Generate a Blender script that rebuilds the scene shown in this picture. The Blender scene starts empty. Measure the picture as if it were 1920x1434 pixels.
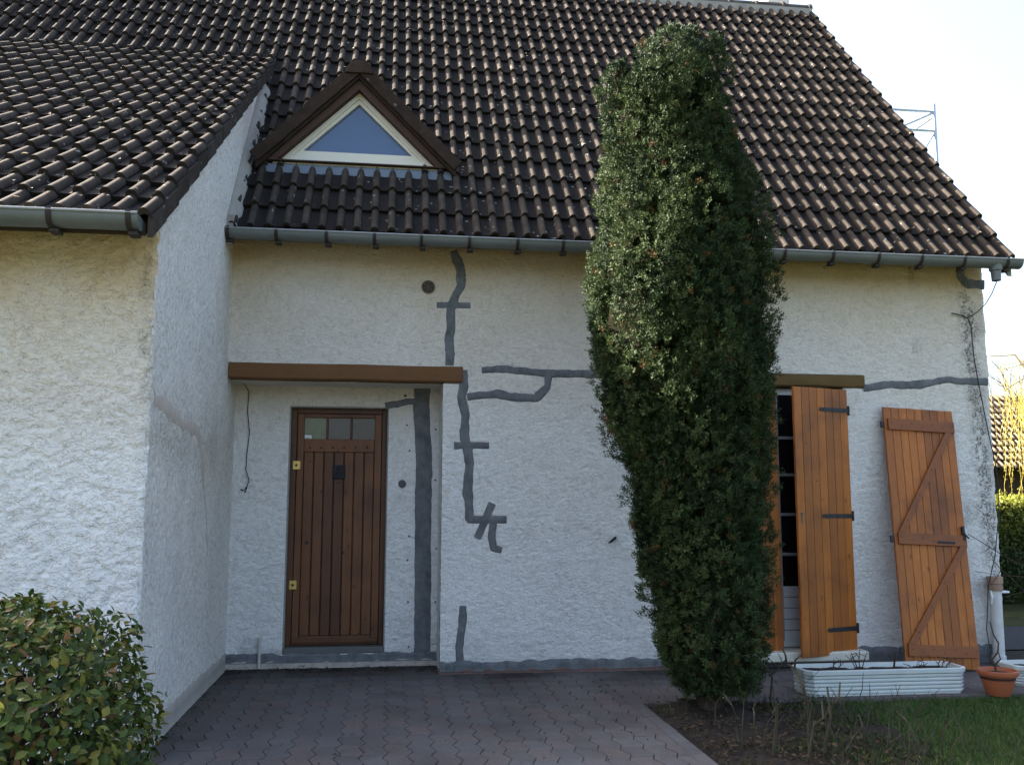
import bpy, math, random
import numpy as np
from mathutils import Vector, Matrix

# ------------------------------------------------------------------ camera, sky, sun, exposure
SC = bpy.context.scene
COL = SC.collection
F_PX, YAW, PITCH, ROLL = 1725.8, math.radians(7.636), math.radians(7.259), math.radians(.14)
CAM = Vector((0.0, -8.2, 1.49))
_f = Vector((math.sin(YAW)*math.cos(PITCH), math.cos(YAW)*math.cos(PITCH), math.sin(PITCH)))
_r = Vector((math.cos(YAW), -math.sin(YAW), 0))
_u = _r.cross(_f)
RGT = math.cos(ROLL)*_r + math.sin(ROLL)*_u
UPV = -math.sin(ROLL)*_r + math.cos(ROLL)*_u
FWD = _f
cam_d = bpy.data.cameras.new('camera')
cam_d.sensor_width = 36; cam_d.lens = 36*F_PX/1920; cam_d.clip_end = 600; cam_d.clip_start = .05
cam = bpy.data.objects.new('camera', cam_d); COL.objects.link(cam)
m3 = Matrix((RGT, UPV, -FWD)).transposed()
cam.matrix_world = Matrix.Translation(CAM) @ m3.to_4x4()
SC.camera = cam

def P(px, py, ax, val):
    """point of the photograph's pixel on the world plane axis=val"""
    d = RGT*((px-960)/F_PX) + UPV*((717-py)/F_PX) + FWD
    t = (val-CAM[ax])/d[ax]
    return CAM + d*t

SUN = Vector((-1.1, .72, 1.0)).normalized()
world = bpy.data.worlds.new('World'); SC.world = world; world.use_nodes = True
wn = world.node_tree.nodes; sky = wn.new('ShaderNodeTexSky'); sky.sky_type = 'NISHITA'; sky.sun_disc = False
sky.sun_elevation = math.asin(SUN.z); sky.sun_rotation = math.atan2(SUN.x, SUN.y)
sky.air_density = 1.0; sky.dust_density = 6.0; sky.ozone_density = 1.2
world.node_tree.links.new(sky.outputs[0], wn['Background'].inputs[0]); wn['Background'].inputs[1].default_value = .085
sl = bpy.data.lights.new('sun', 'SUN'); sl.energy = 5.0; sl.angle = math.radians(.5); sl.color = (1, .93, .82)
so = bpy.data.objects.new('sun', sl); COL.objects.link(so); so.rotation_euler = SUN.to_track_quat('Z', 'Y').to_euler()
so.location = (-10, 8, 14)
SC.view_settings.view_transform = 'Standard'; SC.view_settings.look = 'None'; SC.view_settings.gamma = 1
SC.view_settings.exposure = 3.0
SC.cycles.max_bounces = 6; SC.cycles.diffuse_bounces = 3; SC.cycles.glossy_bounces = 2; SC.cycles.transmission_bounces = 2

rng = np.random.default_rng(7); random.seed(7)

# ------------------------------------------------------------------ helpers
def tag(o, label=None, cat=None, group=None, kind=None):
    if label: o['label'] = label
    if cat: o['category'] = cat
    if group: o['group'] = group
    if kind: o['kind'] = kind
    return o

def empty(name, loc, label, cat, group=None):
    o = bpy.data.objects.new(name, None); COL.objects.link(o); o.location = loc
    o.empty_display_size = .1
    return tag(o, label, cat, group)

def link(name, me, mat, parent=None, smooth=False):
    if mat: me.materials.append(mat)
    o = bpy.data.objects.new(name, me); COL.objects.link(o)
    if parent is not None:
        o.parent = parent; o.matrix_parent_inverse = (wmat(parent)).inverted()
    if smooth: me.polygons.foreach_set('use_smooth', [True]*len(me.polygons))
    return o

def wmat(o):
    m = o.matrix_basis.copy()
    if o.parent is not None: m = wmat(o.parent) @ o.matrix_parent_inverse @ m
    return m

def mesh_np(name, V, F, mat, parent=None, smooth=False, col=None):
    V = np.asarray(V, dtype=np.float32); F = np.asarray(F, dtype=np.int32)
    me = bpy.data.meshes.new(name)
    me.vertices.add(len(V)); me.vertices.foreach_set('co', V.ravel())
    k = F.shape[1]; n = len(F)
    me.loops.add(n*k); me.loops.foreach_set('vertex_index', F.ravel())
    me.polygons.add(n); me.polygons.foreach_set('loop_start', np.arange(0, n*k, k, dtype=np.int32))
    me.polygons.foreach_set('use_smooth', np.full(n, bool(smooth)))
    if col is not None:
        a = me.color_attributes.new('col', 'FLOAT_COLOR', 'POINT')
        c = np.ones((len(V), 4), dtype=np.float32); c[:, :3] = col; a.data.foreach_set('color', c.ravel())
    me.update(calc_edges=True)
    return link(name, me, mat, parent)

class MB:
    def __init__(s): s.v = []; s.f = []; s.c = []
    def add(s, vs, fs, c=None):
        b = len(s.v); s.v += [tuple(v) for v in vs]; s.f += [tuple(i+b for i in f) for f in fs]
        s.c += [c or (1, 1, 1)]*len(vs)
    def box(s, lo, hi, M=None, bev=0, c=None):
        x0, y0, z0 = lo; x1, y1, z1 = hi
        if bev:
            b = min(bev, abs(x1-x0)/3, abs(y1-y0)/3, abs(z1-z0)/3)
            vs = []; idx = {}
            for ix in (0, 1):
                for iy in (0, 1):
                    for iz in (0, 1):
                        X = (x0, x1)[ix]; Y = (y0, y1)[iy]; Z = (z0, z1)[iz]
                        dx = b if ix == 0 else -b; dy = b if iy == 0 else -b; dz = b if iz == 0 else -b
                        for a in range(3):
                            p = [X+dx, Y+dy, Z+dz]; p[a] = (X, Y, Z)[a]
                            idx[(ix, iy, iz, a)] = len(vs); vs.append(Vector(p))
            fs = []
            for a in range(3):
                o = [i for i in range(3) if i != a]
                for side in (0, 1):
                    q = []
                    for (i, j) in ((0, 0), (1, 0), (1, 1), (0, 1)):
                        k = [0, 0, 0]; k[a] = side; k[o[0]] = i; k[o[1]] = j; q.append(idx[(*k, a)])
                    fs.append(q)
            for a in range(3):
                o = [i for i in range(3) if i != a]
                for (i, j) in ((0, 0), (1, 0), (1, 1), (0, 1)):
                    q = []
                    for t, ax in ((0, o[0]), (1, o[0]), (1, o[1]), (0, o[1])):
                        k = [0, 0, 0]; k[a] = t; k[o[0]] = i; k[o[1]] = j; q.append(idx[(*k, ax)])
                    fs.append(q)
            for ix in (0, 1):
                for iy in (0, 1):
                    for iz in (0, 1): fs.append([idx[(ix, iy, iz, a)] for a in range(3)])
        else:
            vs = [Vector((x, y, z)) for x in (x0, x1) for y in (y0, y1) for z in (z0, z1)]
            fs = [(0, 1, 3, 2), (4, 6, 7, 5), (0, 4, 5, 1), (2, 3, 7, 6), (0, 2, 6, 4), (1, 5, 7, 3)]
        if M is not None: vs = [M @ v for v in vs]
        s.add(vs, fs, c); return s
    def prism(s, poly, ax, a, b, M=None, c=None):
        """poly of 2-D points extruded along axis ax from a to b"""
        n = len(poly); vs = []
        for t in (a, b):
            for p in poly:
                q = list(p); q.insert(ax, t); vs.append(Vector(q))
        if M is not None: vs = [M @ v for v in vs]
        s.add(vs, [tuple(range(n)), tuple(range(2*n-1, n-1, -1))]+[(i, (i+1) % n, n+(i+1) % n, n+i) for i in range(n)], c); return s
    def tube(s, pts, r, n=8, c=None, cap=True):
        pts = [Vector(p) for p in pts]; rs = r if isinstance(r, (list, tuple)) else [r]*len(pts)
        vs = []; up = None
        for i, p in enumerate(pts):
            d = (pts[min(i+1, len(pts)-1)]-pts[max(i-1, 0)]).normalized()
            if up is None: up = d.orthogonal().normalized()
            up = (up-d*up.dot(d))
            up = up.normalized() if up.length > 1e-6 else d.orthogonal().normalized()
            w = d.cross(up)
            for k in range(n):
                a = 2*math.pi*k/n; vs.append(p+(up*math.cos(a)+w*math.sin(a))*rs[i])
        fs = [(i*n+k, i*n+(k+1) % n, (i+1)*n+(k+1) % n, (i+1)*n+k) for i in range(len(pts)-1) for k in range(n)]
        if cap: fs += [tuple(range(n-1, -1, -1)), tuple((len(pts)-1)*n+k for k in range(n))]
        s.add(vs, fs, c); return s
    def lathe(s, prof, ctr, n=24, axis='Z', c=None):
        ctr = Vector(ctr); vs = []
        for r, h in prof:
            for k in range(n):
                a = 2*math.pi*k/n; x, y = r*math.cos(a), r*math.sin(a)
                v = Vector((x, y, h)) if axis == 'Z' else Vector((x, -h, y))
                vs.append(ctr+v)
        m = len(prof)
        fs = [(i*n+k, i*n+(k+1) % n, (i+1)*n+(k+1) % n, (i+1)*n+k) for i in range(m-1) for k in range(n)]
        fs += [tuple(range(n-1, -1, -1)), tuple((m-1)*n+k for k in range(n))]
        s.add(vs, fs, c); return s
    def build(s, name, mat, parent=None, smooth=False, col=False, label=None):
        me = bpy.data.meshes.new(name); me.from_pydata(s.v, [], s.f)
        import bmesh
        b = bmesh.new(); b.from_mesh(me); bmesh.ops.recalc_face_normals(b, faces=b.faces); b.to_mesh(me); b.free()
        if col:
            a = me.color_attributes.new('col', 'FLOAT_COLOR', 'POINT')
            a.data.foreach_set('color', [x for c in s.c for x in (*c, 1)])
        me.update(); o = link(name, me, mat, parent)
        if smooth:
            me.polygons.foreach_set('use_smooth', [True]*len(me.polygons))
            try: me.set_sharp_from_angle(angle=math.radians(40))
            except Exception: pass
        if label: o['label'] = label
        return o

_T = rng.random((8, 256, 256)).astype(np.float32)
def vn(x, y, s=0):
    """smooth value noise, 0..1"""
    x = np.asarray(x, float); y = np.asarray(y, float)
    xi = np.floor(x).astype(int); yi = np.floor(y).astype(int); fx = x-xi; fy = y-yi
    fx = fx*fx*(3-2*fx); fy = fy*fy*(3-2*fy); T = _T[s % 8]; k = s*37
    g = lambda a, b: T[(a+k) & 255, (b+k*3) & 255]
    return (g(xi, yi)*(1-fx)+g(xi+1, yi)*fx)*(1-fy)+(g(xi, yi+1)*(1-fx)+g(xi+1, yi+1)*fx)*fy
def fbm(x, y, s=0, o=4):
    r = 0; a = .5; t = 0
    for i in range(o):
        r = r+a*vn(x*2**i, y*2**i, s+i); t += a; a *= .5
    return r/t

# ------------------------------------------------------------------ materials
class Mat:
    def __init__(s, name, rough=.8, spec=.3, metal=0):
        s.m = bpy.data.materials.new(name); s.m.use_nodes = True; s.n = s.m.node_tree.nodes; s.l = s.m.node_tree.links
        s.b = s.n['Principled BSDF']; s.b.inputs['Roughness'].default_value = rough
        s.b.inputs['Specular IOR Level'].default_value = spec; s.b.inputs['Metallic'].default_value = metal
        s.tc = s.n.new('ShaderNodeTexCoord')
    def mapping(s, scale, src=None, rot=(0, 0, 0)):
        mp = s.n.new('ShaderNodeMapping'); mp.inputs['Scale'].default_value = scale; mp.inputs['Rotation'].default_value = rot
        s.l.new(src or s.tc.outputs['Object'], mp.inputs[0]); return mp.outputs[0]
    def noise(s, scale, detail=4, rough=.6, vec=None, dist=0):
        t = s.n.new('ShaderNodeTexNoise'); t.inputs['Scale'].default_value = scale; t.inputs['Detail'].default_value = detail
        t.inputs['Roughness'].default_value = rough; t.inputs['Distortion'].default_value = dist
        s.l.new(vec or s.tc.outputs['Object'], t.inputs['Vector']); return t.outputs[0]
    def noise_vec(s, sc):
        t = s.n.new('ShaderNodeTexNoise'); t.inputs['Scale'].default_value = sc; s.l.new(s.tc.outputs['Object'], t.inputs['Vector'])
        a = s.n.new('ShaderNodeVectorMath'); a.operation = 'MULTIPLY_ADD'; a.inputs[1].default_value = (.12, .12, .12)
        s.l.new(t.outputs['Color'], a.inputs[0]); s.l.new(s.tc.outputs['Object'], a.inputs[2]); return a.outputs[0]
    def vor(s, scale, vec=None, out='Distance'):
        t = s.n.new('ShaderNodeTexVoronoi'); t.inputs['Scale'].default_value = scale
        s.l.new(vec or s.tc.outputs['Object'], t.inputs['Vector']); return t.outputs[out]
    def ramp(s, src, a, b, ca=(0, 0, 0), cb=(1, 1, 1)):
        r = s.n.new('ShaderNodeValToRGB'); e = r.color_ramp.elements; e[0].position = a; e[1].position = b
        e[0].color = (*ca, 1); e[1].color = (*cb, 1); s.l.new(src, r.inputs[0]); return r.outputs[0]
    def mix(s, fac, a, b, mode='MIX'):
        t = s.n.new('ShaderNodeMix'); t.data_type = 'RGBA'; t.blend_type = mode
        for i, v in ((0, fac), (6, a), (7, b)):
            if isinstance(v, (int, float)): t.inputs[i].default_value = v
            elif isinstance(v, tuple): t.inputs[i].default_value = (*v, 1)
            else: s.l.new(v, t.inputs[i])
        return t.outputs[2]
    def math(s, op, a, b=0):
        t = s.n.new('ShaderNodeMath'); t.operation = op
        for i, v in ((0, a), (1, b)):
            if isinstance(v, (int, float)): t.inputs[i].default_value = v
            else: s.l.new(v, t.inputs[i])
        return t.outputs[0]
    def attr(s, name='col'):
        t = s.n.new('ShaderNodeAttribute'); t.attribute_name = name; return t.outputs['Color']
    def sep(s, c):
        t = s.n.new('ShaderNodeSeparateColor'); s.l.new(c, t.inputs[0]); return t.outputs
    def color(s, c):
        if isinstance(c, tuple): s.b.inputs['Base Color'].default_value = (*c, 1)
        else: s.l.new(c, s.b.inputs['Base Color'])
        return s
    def bump(s, h, strength=.4, dist=.01):
        t = s.n.new('ShaderNodeBump'); t.inputs['Strength'].default_value = strength; t.inputs['Distance'].default_value = dist
        s.l.new(h, t.inputs['Height']); s.l.new(t.outputs[0], s.b.inputs['Normal']); return s

def m_stucco(name, base, warm=(.62, .47, .27), fine=120, sc=44, stretch=(1, 1, 1.5), lines=.55):
    m = Mat(name, .95, .1)
    ch = m.sep(m.attr())                       # R relief height, G dirt, B warm tint
    c = m.mix(m.ramp(m.noise(2.2, 5, .6), .35, .7), base, tuple(x*.90 for x in base))
    c = m.mix(ch[2], c, warm)
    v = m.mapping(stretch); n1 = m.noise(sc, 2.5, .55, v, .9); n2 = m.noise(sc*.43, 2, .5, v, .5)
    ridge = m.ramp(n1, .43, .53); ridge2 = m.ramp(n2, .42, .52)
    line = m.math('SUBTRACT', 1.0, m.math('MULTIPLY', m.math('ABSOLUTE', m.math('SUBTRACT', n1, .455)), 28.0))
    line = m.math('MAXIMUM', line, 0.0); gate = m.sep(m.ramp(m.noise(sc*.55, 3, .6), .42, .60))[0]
    c = m.mix(m.math('MULTIPLY', m.math('MULTIPLY', line, gate), lines), c, (.20, .16, .12))  # crevice shadows drawn into the colour as thin dark lines
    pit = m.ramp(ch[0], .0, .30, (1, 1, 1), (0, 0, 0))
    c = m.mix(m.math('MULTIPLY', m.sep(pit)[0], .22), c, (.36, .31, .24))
    c = m.mix(m.math('MULTIPLY', ch[1], m.math('ADD', m.math('MULTIPLY', m.sep(m.ramp(m.noise(55, 4, .75), .44, .54, (1, 1, 1), (0, 0, 0)))[0], .85), .22)), c, (.075, .062, .05))
    m.color(c)
    h = m.math('ADD', m.math('ADD', m.math('MULTIPLY', m.sep(ridge)[0], .6), m.math('MULTIPLY', m.sep(ridge2)[0], .35)), m.math('MULTIPLY', m.noise(fine, 4, .7), .5))
    m.bump(h, .75, .009); return m.m
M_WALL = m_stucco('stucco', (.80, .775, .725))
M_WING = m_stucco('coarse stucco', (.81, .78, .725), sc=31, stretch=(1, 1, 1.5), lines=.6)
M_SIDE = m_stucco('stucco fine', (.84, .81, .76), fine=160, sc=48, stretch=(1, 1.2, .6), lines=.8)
def m_cement():
    m = Mat('cement', .9, .15); n = m.noise(9, 6, .65)
    c = m.mix(m.ramp(n, .3, .7), (.080, .086, .090), (.190, .195, .198)); c = m.mix(m.math('MULTIPLY', m.sep(m.ramp(m.noise(26, 5, .7, m.mapping((1, 1, .35))), .45, .65))[0], .5), c, (.19, .19, .185))
    m.color(c).bump(m.noise(32, 6, .75), .8, .010); return m.m
M_CEM = m_cement()
def m_tile(name, a, b, lich=.5):
    m = Mat(name, .95, .06)
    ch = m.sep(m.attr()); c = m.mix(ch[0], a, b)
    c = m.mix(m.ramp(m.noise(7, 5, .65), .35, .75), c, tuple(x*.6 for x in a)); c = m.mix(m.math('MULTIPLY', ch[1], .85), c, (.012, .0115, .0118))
    v = m.vor(13, m.noise_vec(9)); spot = m.ramp(v, .10, .19, (1, 1, 1), (0, 0, 0))
    gate = m.ramp(m.noise(2.6, 4, .7), .49, .54)
    c = m.mix(m.math('MULTIPLY', m.math('MULTIPLY', m.sep(spot)[0], m.sep(gate)[0]), lich), c, (.46, .44, .36))
    moss = m.ramp(m.noise(22, 4, .7), .60, .68); c = m.mix(m.math('MULTIPLY', m.sep(moss)[0], .5), c, (.05, .055, .03))
    m.color(c).bump(m.noise(140, 3, .7), .5, .004); return m.m
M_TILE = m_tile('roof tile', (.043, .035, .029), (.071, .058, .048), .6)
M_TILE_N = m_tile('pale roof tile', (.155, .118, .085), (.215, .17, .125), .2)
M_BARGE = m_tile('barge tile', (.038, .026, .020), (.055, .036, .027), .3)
def m_simple(name, c, rough=.6, spec=.3, metal=0, var=.25, sc=12, bump=0, bsc=80):
    m = Mat(name, rough, spec, metal); m.color(m.mix(m.noise(sc, 5, .6), tuple(x*(1-var) for x in c), tuple(min(1, x*(1+var)) for x in c)))
    if bump: m.bump(m.noise(bsc, 4, .7), bump, .004)
    return m.m
M_ZINC = m_simple('zinc', (.15, .165, .16), .55, .35, .3, .25, 5, .15, 40)
M_RIM = m_simple('zinc edge', (.26, .27, .27), .4, .5, .5, .15, 9)
M_IRON = m_simple('brown painted strap', (.032, .024, .02), .7, .3, 0, .3, 30)
M_BLACK = m_simple('black iron', (.018, .018, .02), .55, .4, 0, .3, 40, .3, 120)
M_MORTAR = m_simple('mortar', (.30, .28, .245), .95, .1, 0, .3, 9, .8, 60)
M_FRAME = m_simple('cream paint', (.62, .58, .47), .5, .4, 0, .06, 8, .1, 60)
M_WHITE = m_simple('white plastic', (.72, .73, .72), .45, .4, 0, .07, 10)
M_LINTEL = m_simple('brown painted beam', (.150, .074, .031), .8, .2, 0, .25, 6, .5, 60)
M_STONE = m_simple('threshold stone', (.13, .13, .12), .8, .2, 0, .2, 14, .3)
M_BRASS = m_simple('brass', (.62, .42, .13), .35, .5, .5, .1, 20)
M_STEEL = m_simple('galvanised steel', (.42, .46, .5), .45, .5, .5, .15, 20)
M_TERRA = m_simple('terracotta plastic', (.34, .10, .042), .6, .3, 0, .15, 9, .2)
M_SOIL = m_simple('soil', (.034, .027, .021), 1, .1, 0, .5, 20, 1, 60)
M_BARK = m_simple('bark', (.062, .046, .034), .95, .1, 0, .4, 30, .8, 90)
M_TWIG = m_simple('rose stem', (.060, .052, .032), .8, .2, 0, .45, 26, .5, 90)
M_RUST = m_simple('rusty collar', (.30, .20, .14), .85, .2, 0, .5, 22, .6)
M_CABLE = m_simple('cable', (.012, .012, .013), .6, .4, 0, .1)
M_ROOM = m_simple('dark room', (.02, .02, .022), .9, .1)
M_CURT = m_simple('curtain', (.13, .15, .10), .9, .1, 0, .2, 6)
def m_glass(name, c, rough=.04, ior=1.5):
    m = Mat(name, rough, .5); m.b.inputs['IOR'].default_value = ior; m.color(c); return m.m
M_GLASS_D = m_glass('dormer glass', (.045, .085, .17), .05, 1.6)  # blue of the reflected sky put into the base colour
M_GLASS_W = m_glass('dark glass', (.010, .011, .013), .06, 1.5)
def m_wood(name, a, b, dark, ax=2, gloss=.5):
    m = Mat(name, gloss, .35); sc = [26, 26, 26]; sc[ax] = 1.1
    v = m.mapping(tuple(sc)); g = m.noise(1.6, 6, .65, v, .6); ch = m.sep(m.attr())
    c = m.mix(m.ramp(g, .32, .72), a, b); c = m.mix(m.math('MULTIPLY', ch[0], .55), c, dark)
    sc2 = [7, 7, 7]; sc2[ax] = 3.4
    k = m.ramp(m.vor(1.0, m.mapping(tuple(sc2))), .05, .12, (1, 1, 1), (0, 0, 0)); c = m.mix(m.math('MULTIPLY', m.sep(k)[0], .75), c, dark)
    c = m.mix(m.ramp(m.noise(2.3, 4, .6), .5, .85), c, dark)
    m.color(c).bump(g, .25, .003); return m.m
M_SHUT = m_wood('orange stained pine', (.47, .155, .022), (.34, .098, .014), (.11, .034, .010))
M_BATT = m_wood('orange stained batten', (.43, .138, .021), (.32, .092, .015), (.10, .030, .010), 0)
M_DOOR = m_wood('red brown stained wood', (.200, .078, .028), (.135, .050, .019), (.040, .017, .009))
def m_paver():
    m = Mat('paver', .9, .15); ch = m.sep(m.attr())
    c = m.mix(ch[0], (.128, .116, .108), (.172, .130, .114)); c = m.mix(m.math('MULTIPLY', ch[1], .6), c, (.165, .158, .150))
    c = m.mix(m.math('MULTIPLY', m.sep(m.ramp(m.noise(1.4, 5, .65), .42, .75))[0], .6), c, (.055, .045, .041)); c = m.mix(m.math('MULTIPLY', ch[2], .8), c, (.026, .020, .015)); c = m.mix(m.ramp(m.noise(38, 4, .7), .3, .75), m.mix(.35, c, (.03, .025, .025)), c); c = m.mix(m.math('MULTIPLY', m.sep(m.ramp(m.noise(.9, 4, .6), .55, .75))[0], .4), c, (.19, .18, .175))
    m.color(c).bump(m.noise(120, 4, .7), .6, .004); return m.m
M_PAVE = m_paver()
def m_leaf(name, rough=.5, spec=.4, trans=.25):
    m = Mat(name, rough, spec); c = m.mix(m.noise(30, 2), m.attr(), m.mix(.3, m.attr(), (.03, .03, .01))); m.color(c)
    t = m.n.new('ShaderNodeBsdfTranslucent'); m.l.new(c, t.inputs['Color']); x = m.n.new('ShaderNodeMixShader'); x.inputs[0].default_value = trans
    m.l.new(m.b.outputs[0], x.inputs[1]); m.l.new(t.outputs[0], x.inputs[2]); m.l.new(x.outputs[0], m.n['Material Output'].inputs['Surface'])
    return m.m
M_YEW = m_leaf('yew needles', .65, .14, .12); M_LEAF = m_leaf('glossy leaf', .5, .3, .3); M_GRASS = m_leaf('grass blade', .6, .3)
M_DRY = m_leaf('dry leaf', .9, .1)
def m_ground():
    m = Mat('ground', 1, .1); c = m.mix(m.ramp(m.noise(3, 6, .65), .3, .7), (.024, .038, .010), (.055, .065, .022))
    c = m.mix(m.ramp(m.noise(24, 5, .7), .45, .7), c, (.05, .04, .025)); m.color(c).bump(m.noise(60, 5, .7), 1, .02); return m.m
M_GROUND = m_ground()
M_JOINT = m_simple('joint sand', (.028, .024, .020), 1, .1, 0, .4, 20)
M_ASPH = m_simple('asphalt', (.12, .115, .11), .95, .2, 0, .15, 30, .6, 120)
M_BWALL = m_simple('brown render', (.06, .045, .035), .9, .1)

# ------------------------------------------------------------------ key dimensions
XL, XR = -1.40, 5.79            # side wall of the wing, right corner
RY = .45                        # depth of the door recess
XRE = .475                      # right edge of the recess
YW = -2.56                      # front of the wing
RS = (8.46-3.8)/3.88            # slope of main roof
WS = .692                       # slope of wing roof
zmain = lambda y: 3.8+RS*(y+.3)
zwing = lambda y: 3.04+WS*(y+2.98)
YJ = (3.04+WS*2.98-3.8-.3*RS)/(RS-WS)     # where the two roofs meet

# ------------------------------------------------------------------ ground
def sheet(name, pts, z, mat):
    mb = MB(); mb.add([(x, y, z) for x, y in pts], [tuple(range(len(pts)))]); return tag(mb.build(name, mat), kind='structure')
sheet('ground', [(-120, -120), (120, -120), (120, 140), (-120, 140)], -.045, M_GROUND)
sheet('paving_bed', [(XL-.0, -9), (1.9, -9), (1.9, -1.25), (8.2, -1.25), (8.2, 0.6), (XL, .6)], -.007, M_JOINT)
sheet('road', [(-60, -26), (60, -26), (60, -17), (-60, -17)], -.035, M_ASPH)

def pavers(name, x0, x1, y0, y1, seed, skip=None):
    L, W, a = .225, .142, .019
    t = np.array([0, .25, .5, .75, 1.0]); off = np.array([0, a, 0, -a, 0])
    r = np.random.default_rng(seed); V = []; F = []; C = []
    nx = int(math.ceil((x1-x0)/W)); ny = int(math.ceil((y1-y0)/L)); n = 0
    for i in range(nx):
        for j in range(ny):
            xa, ya = x0+i*W, y1-(j+1)*L
            if skip and skip(xa+W/2, ya+L/2): continue
            dz = r.normal(0, .0008)+.002*math.sin(xa*2.1+ya*1.3); gx_ = .0018+abs(r.normal(0, .0010)); gy = .0010+abs(r.normal(0, .0004)); tx, ty = r.normal(0, .004, 2)
            for ins, iy, z in ((gx_, gy, -.03), (gx_, gy, -.0016), (gx_+.0022, gy+.0012, 0)):
                for k in range(5): V.append((np.clip(xa+off[k]+ins, x0, x1), min(ya+np.clip(t[k]*L, iy, L-iy), y1), z+dz+tx*.1))
                for k in range(4, -1, -1): V.append((np.clip(xa+W+off[k]-ins, x0, x1), min(ya+np.clip(t[k]*L, iy, L-iy), y1), z+dz-tx*.1))
            for q in range(2):
                for k in range(10): F.append((n+q*10+k, n+q*10+(k+1) % 10, n+q*10+10+(k+1) % 10, n+q*10+10+k))
            for k in range(4): F.append((n+20+k, n+20+9-k, n+20+8-k, n+21+k))
            gr = max(0, 1-(max(0, (y1 if xa > 1.8 else (.45 if xa < XRE else 0))-ya-L/2))/.75)+(.5*max(0, 1-(xa-XL)/.35)); C += [(r.random()**1.3, r.random()**2, min(1, gr*(.4+1.1*float(fbm(xa*3, ya*3, 3, 3)))))]*30; n += 30
    return tag(mesh_np(name, V, F, M_PAVE, None, False, C), kind='structure')
pavers('driveway_paving', XL, 1.80, -6.2, 0.43, 3, lambda x, y: x > XRE+.05 and y > .0)
pavers('terrace_paving', 1.80, 7.8, -1.2, -.012, 4)
# smooth kerb along the drive
mb = MB(); r_ = random.Random(4)
y = -6.2
while y < -1.25:
    L = .25; mb.box((1.805, y, -.05), (1.90, min(y+L-.006, -1.21), .001+r_.uniform(-.003, .004)), None, .006, (r_.random()*.4, .8, 0)); y += L
tag(mb.build('kerb', M_PAVE, None, False, True), kind='structure')

# soil bed
nx, ny = 150, 260
gx, gy = np.meshgrid(np.linspace(1.905, 3.5, nx), np.linspace(-5.2, -1.21, ny), indexing='ij')
gz = -.03+.075*(fbm(gx*4, gy*4, 2)-.35)+.03*(fbm(gx*28, gy*28, 3, 3)-.5)
gz += .06*np.exp(-((gx-2.32)**2+(gy+1.6)**2)/.12); gz = np.where(gx > 3.3, gz-.04*(gx-3.3)/.2, gz); gz = np.where(gx < 1.95, gz-.01, gz)
idx = np.arange(nx*ny).reshape(nx, ny)
F = np.stack([idx[:-1, :-1], idx[1:, :-1], idx[1:, 1:], idx[:-1, 1:]], -1).reshape(-1, 4)
tag(mesh_np('soil_bed', np.stack([gx, gy, gz], -1).reshape(-1, 3), F, M_SOIL, None, True), kind='structure')

# ------------------------------------------------------------------ the house
house = empty('house', (2.2, 1, 0), 'whitewashed rough stucco house with brown tiled roof and grey cement repair strips', 'house')

# body blocks behind the stucco skins
b = MB()
T0 = 3.78
b.box((XRE+.012, .012, 0), (2.97, .6, T0)).box((2.97, .012, 2.56), (4.28, .6, T0)).box((4.28, .012, 0), (XR-.012, .6, T0))
b.box((XL, .18, 2.57), (XRE+.012, .6, T0)).box((XL, .012, 2.66), (XRE+.012, .18, T0))
b.box((XL, RY+.16, 0), (XRE+.012, .6, 2.57)); b.box((-.0, RY+.012, 0), (XRE+.012, RY+.16, 2.57)); b.box((XL, RY+.012, 0), (-.905, RY+.16, 2.57)); b.box((-.905, RY+.012, 2.345), (0, RY+.16, 2.57))
b.prism([(.6, 0), (.6, zmain(.6)-.16), (3.58, 8.46-.16), (6.56, zmain(.6)-.16), (7.4, 3.78), (7.4, 0)], 0, XL+.01, XR-.012)
b.build('wall_core', M_MORTAR, house)
b = MB(); b.prism([(YW+.012, 0), (YW+.012, zwing(YW)-.13), (1.95, zwing(1.95)-.13), (1.95, 0)], 0, -7.5, XL-.012)
b.build('wing_core', M_MORTAR, house)

PATCH = []      # polylines on the main facade (x, z, half width): the stucco is hacked off there
def pl(pts, w, y=0):
    return [(P(a, c, 1, y).x, P(a, c, 1, y).z) for a, c in pts], w/2/232.
patches_main = [
    pl([(850, 470), (862, 500), (864, 535), (852, 560), (846, 580), (842, 685)], 17), pl([(819, 572), (882, 573)], 11),
    pl([(868, 694), (870, 725), (866, 745), (873, 780), (871, 815), (880, 870), (876, 920), (882, 976)], 17), pl([(851, 835), (917, 835)], 12),
    pl([(876, 974), (950, 974)], 13), pl([(895, 1009), (923, 943)], 13), pl([(926, 972), (922, 1008), (926, 1026), (941, 1030)], 13),
    pl([(903, 694), (950, 692), (990, 697), (1040, 700), (1120, 702), (1200, 704)], 13), pl([(876, 745), (930, 738), (960, 744), (1005, 746), (1026, 726), (1030, 703)], 14),
    pl([(868, 1135), (867, 1170), (861, 1215), (862, 1240)], 13),
    pl([(1618, 728), (1660, 722), (1715, 722), (1745, 718), (1775, 712), (1852, 717)], 14),
    pl([(1801, 498), (1801, 518), (1812, 531), (1845, 535)], 18),
]
patches_rec = [pl([(792, 712), (790, 765), (791, 790), (795, 850), (793, 1000), (793, 1100), (792, 1245)], 33, RY), pl([(722, 760), (745, 758), (765, 752), (785, 752)], 14, RY)]

def dist_poly(U, Vv, poly):
    d = np.full(U.shape, 1e3)
    for (x0, z0), (x1, z1) in zip(poly[:-1], poly[1:]):
        L2 = (x1-x0)**2+(z1-z0)**2; t = np.clip(((U-x0)*(x1-x0)+(Vv-z0)*(z1-z0))/L2, 0, 1)
        d = np.minimum(d, np.hypot(U-x0-t*(x1-x0), Vv-z0-t*(z1-z0)))
    return d

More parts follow.
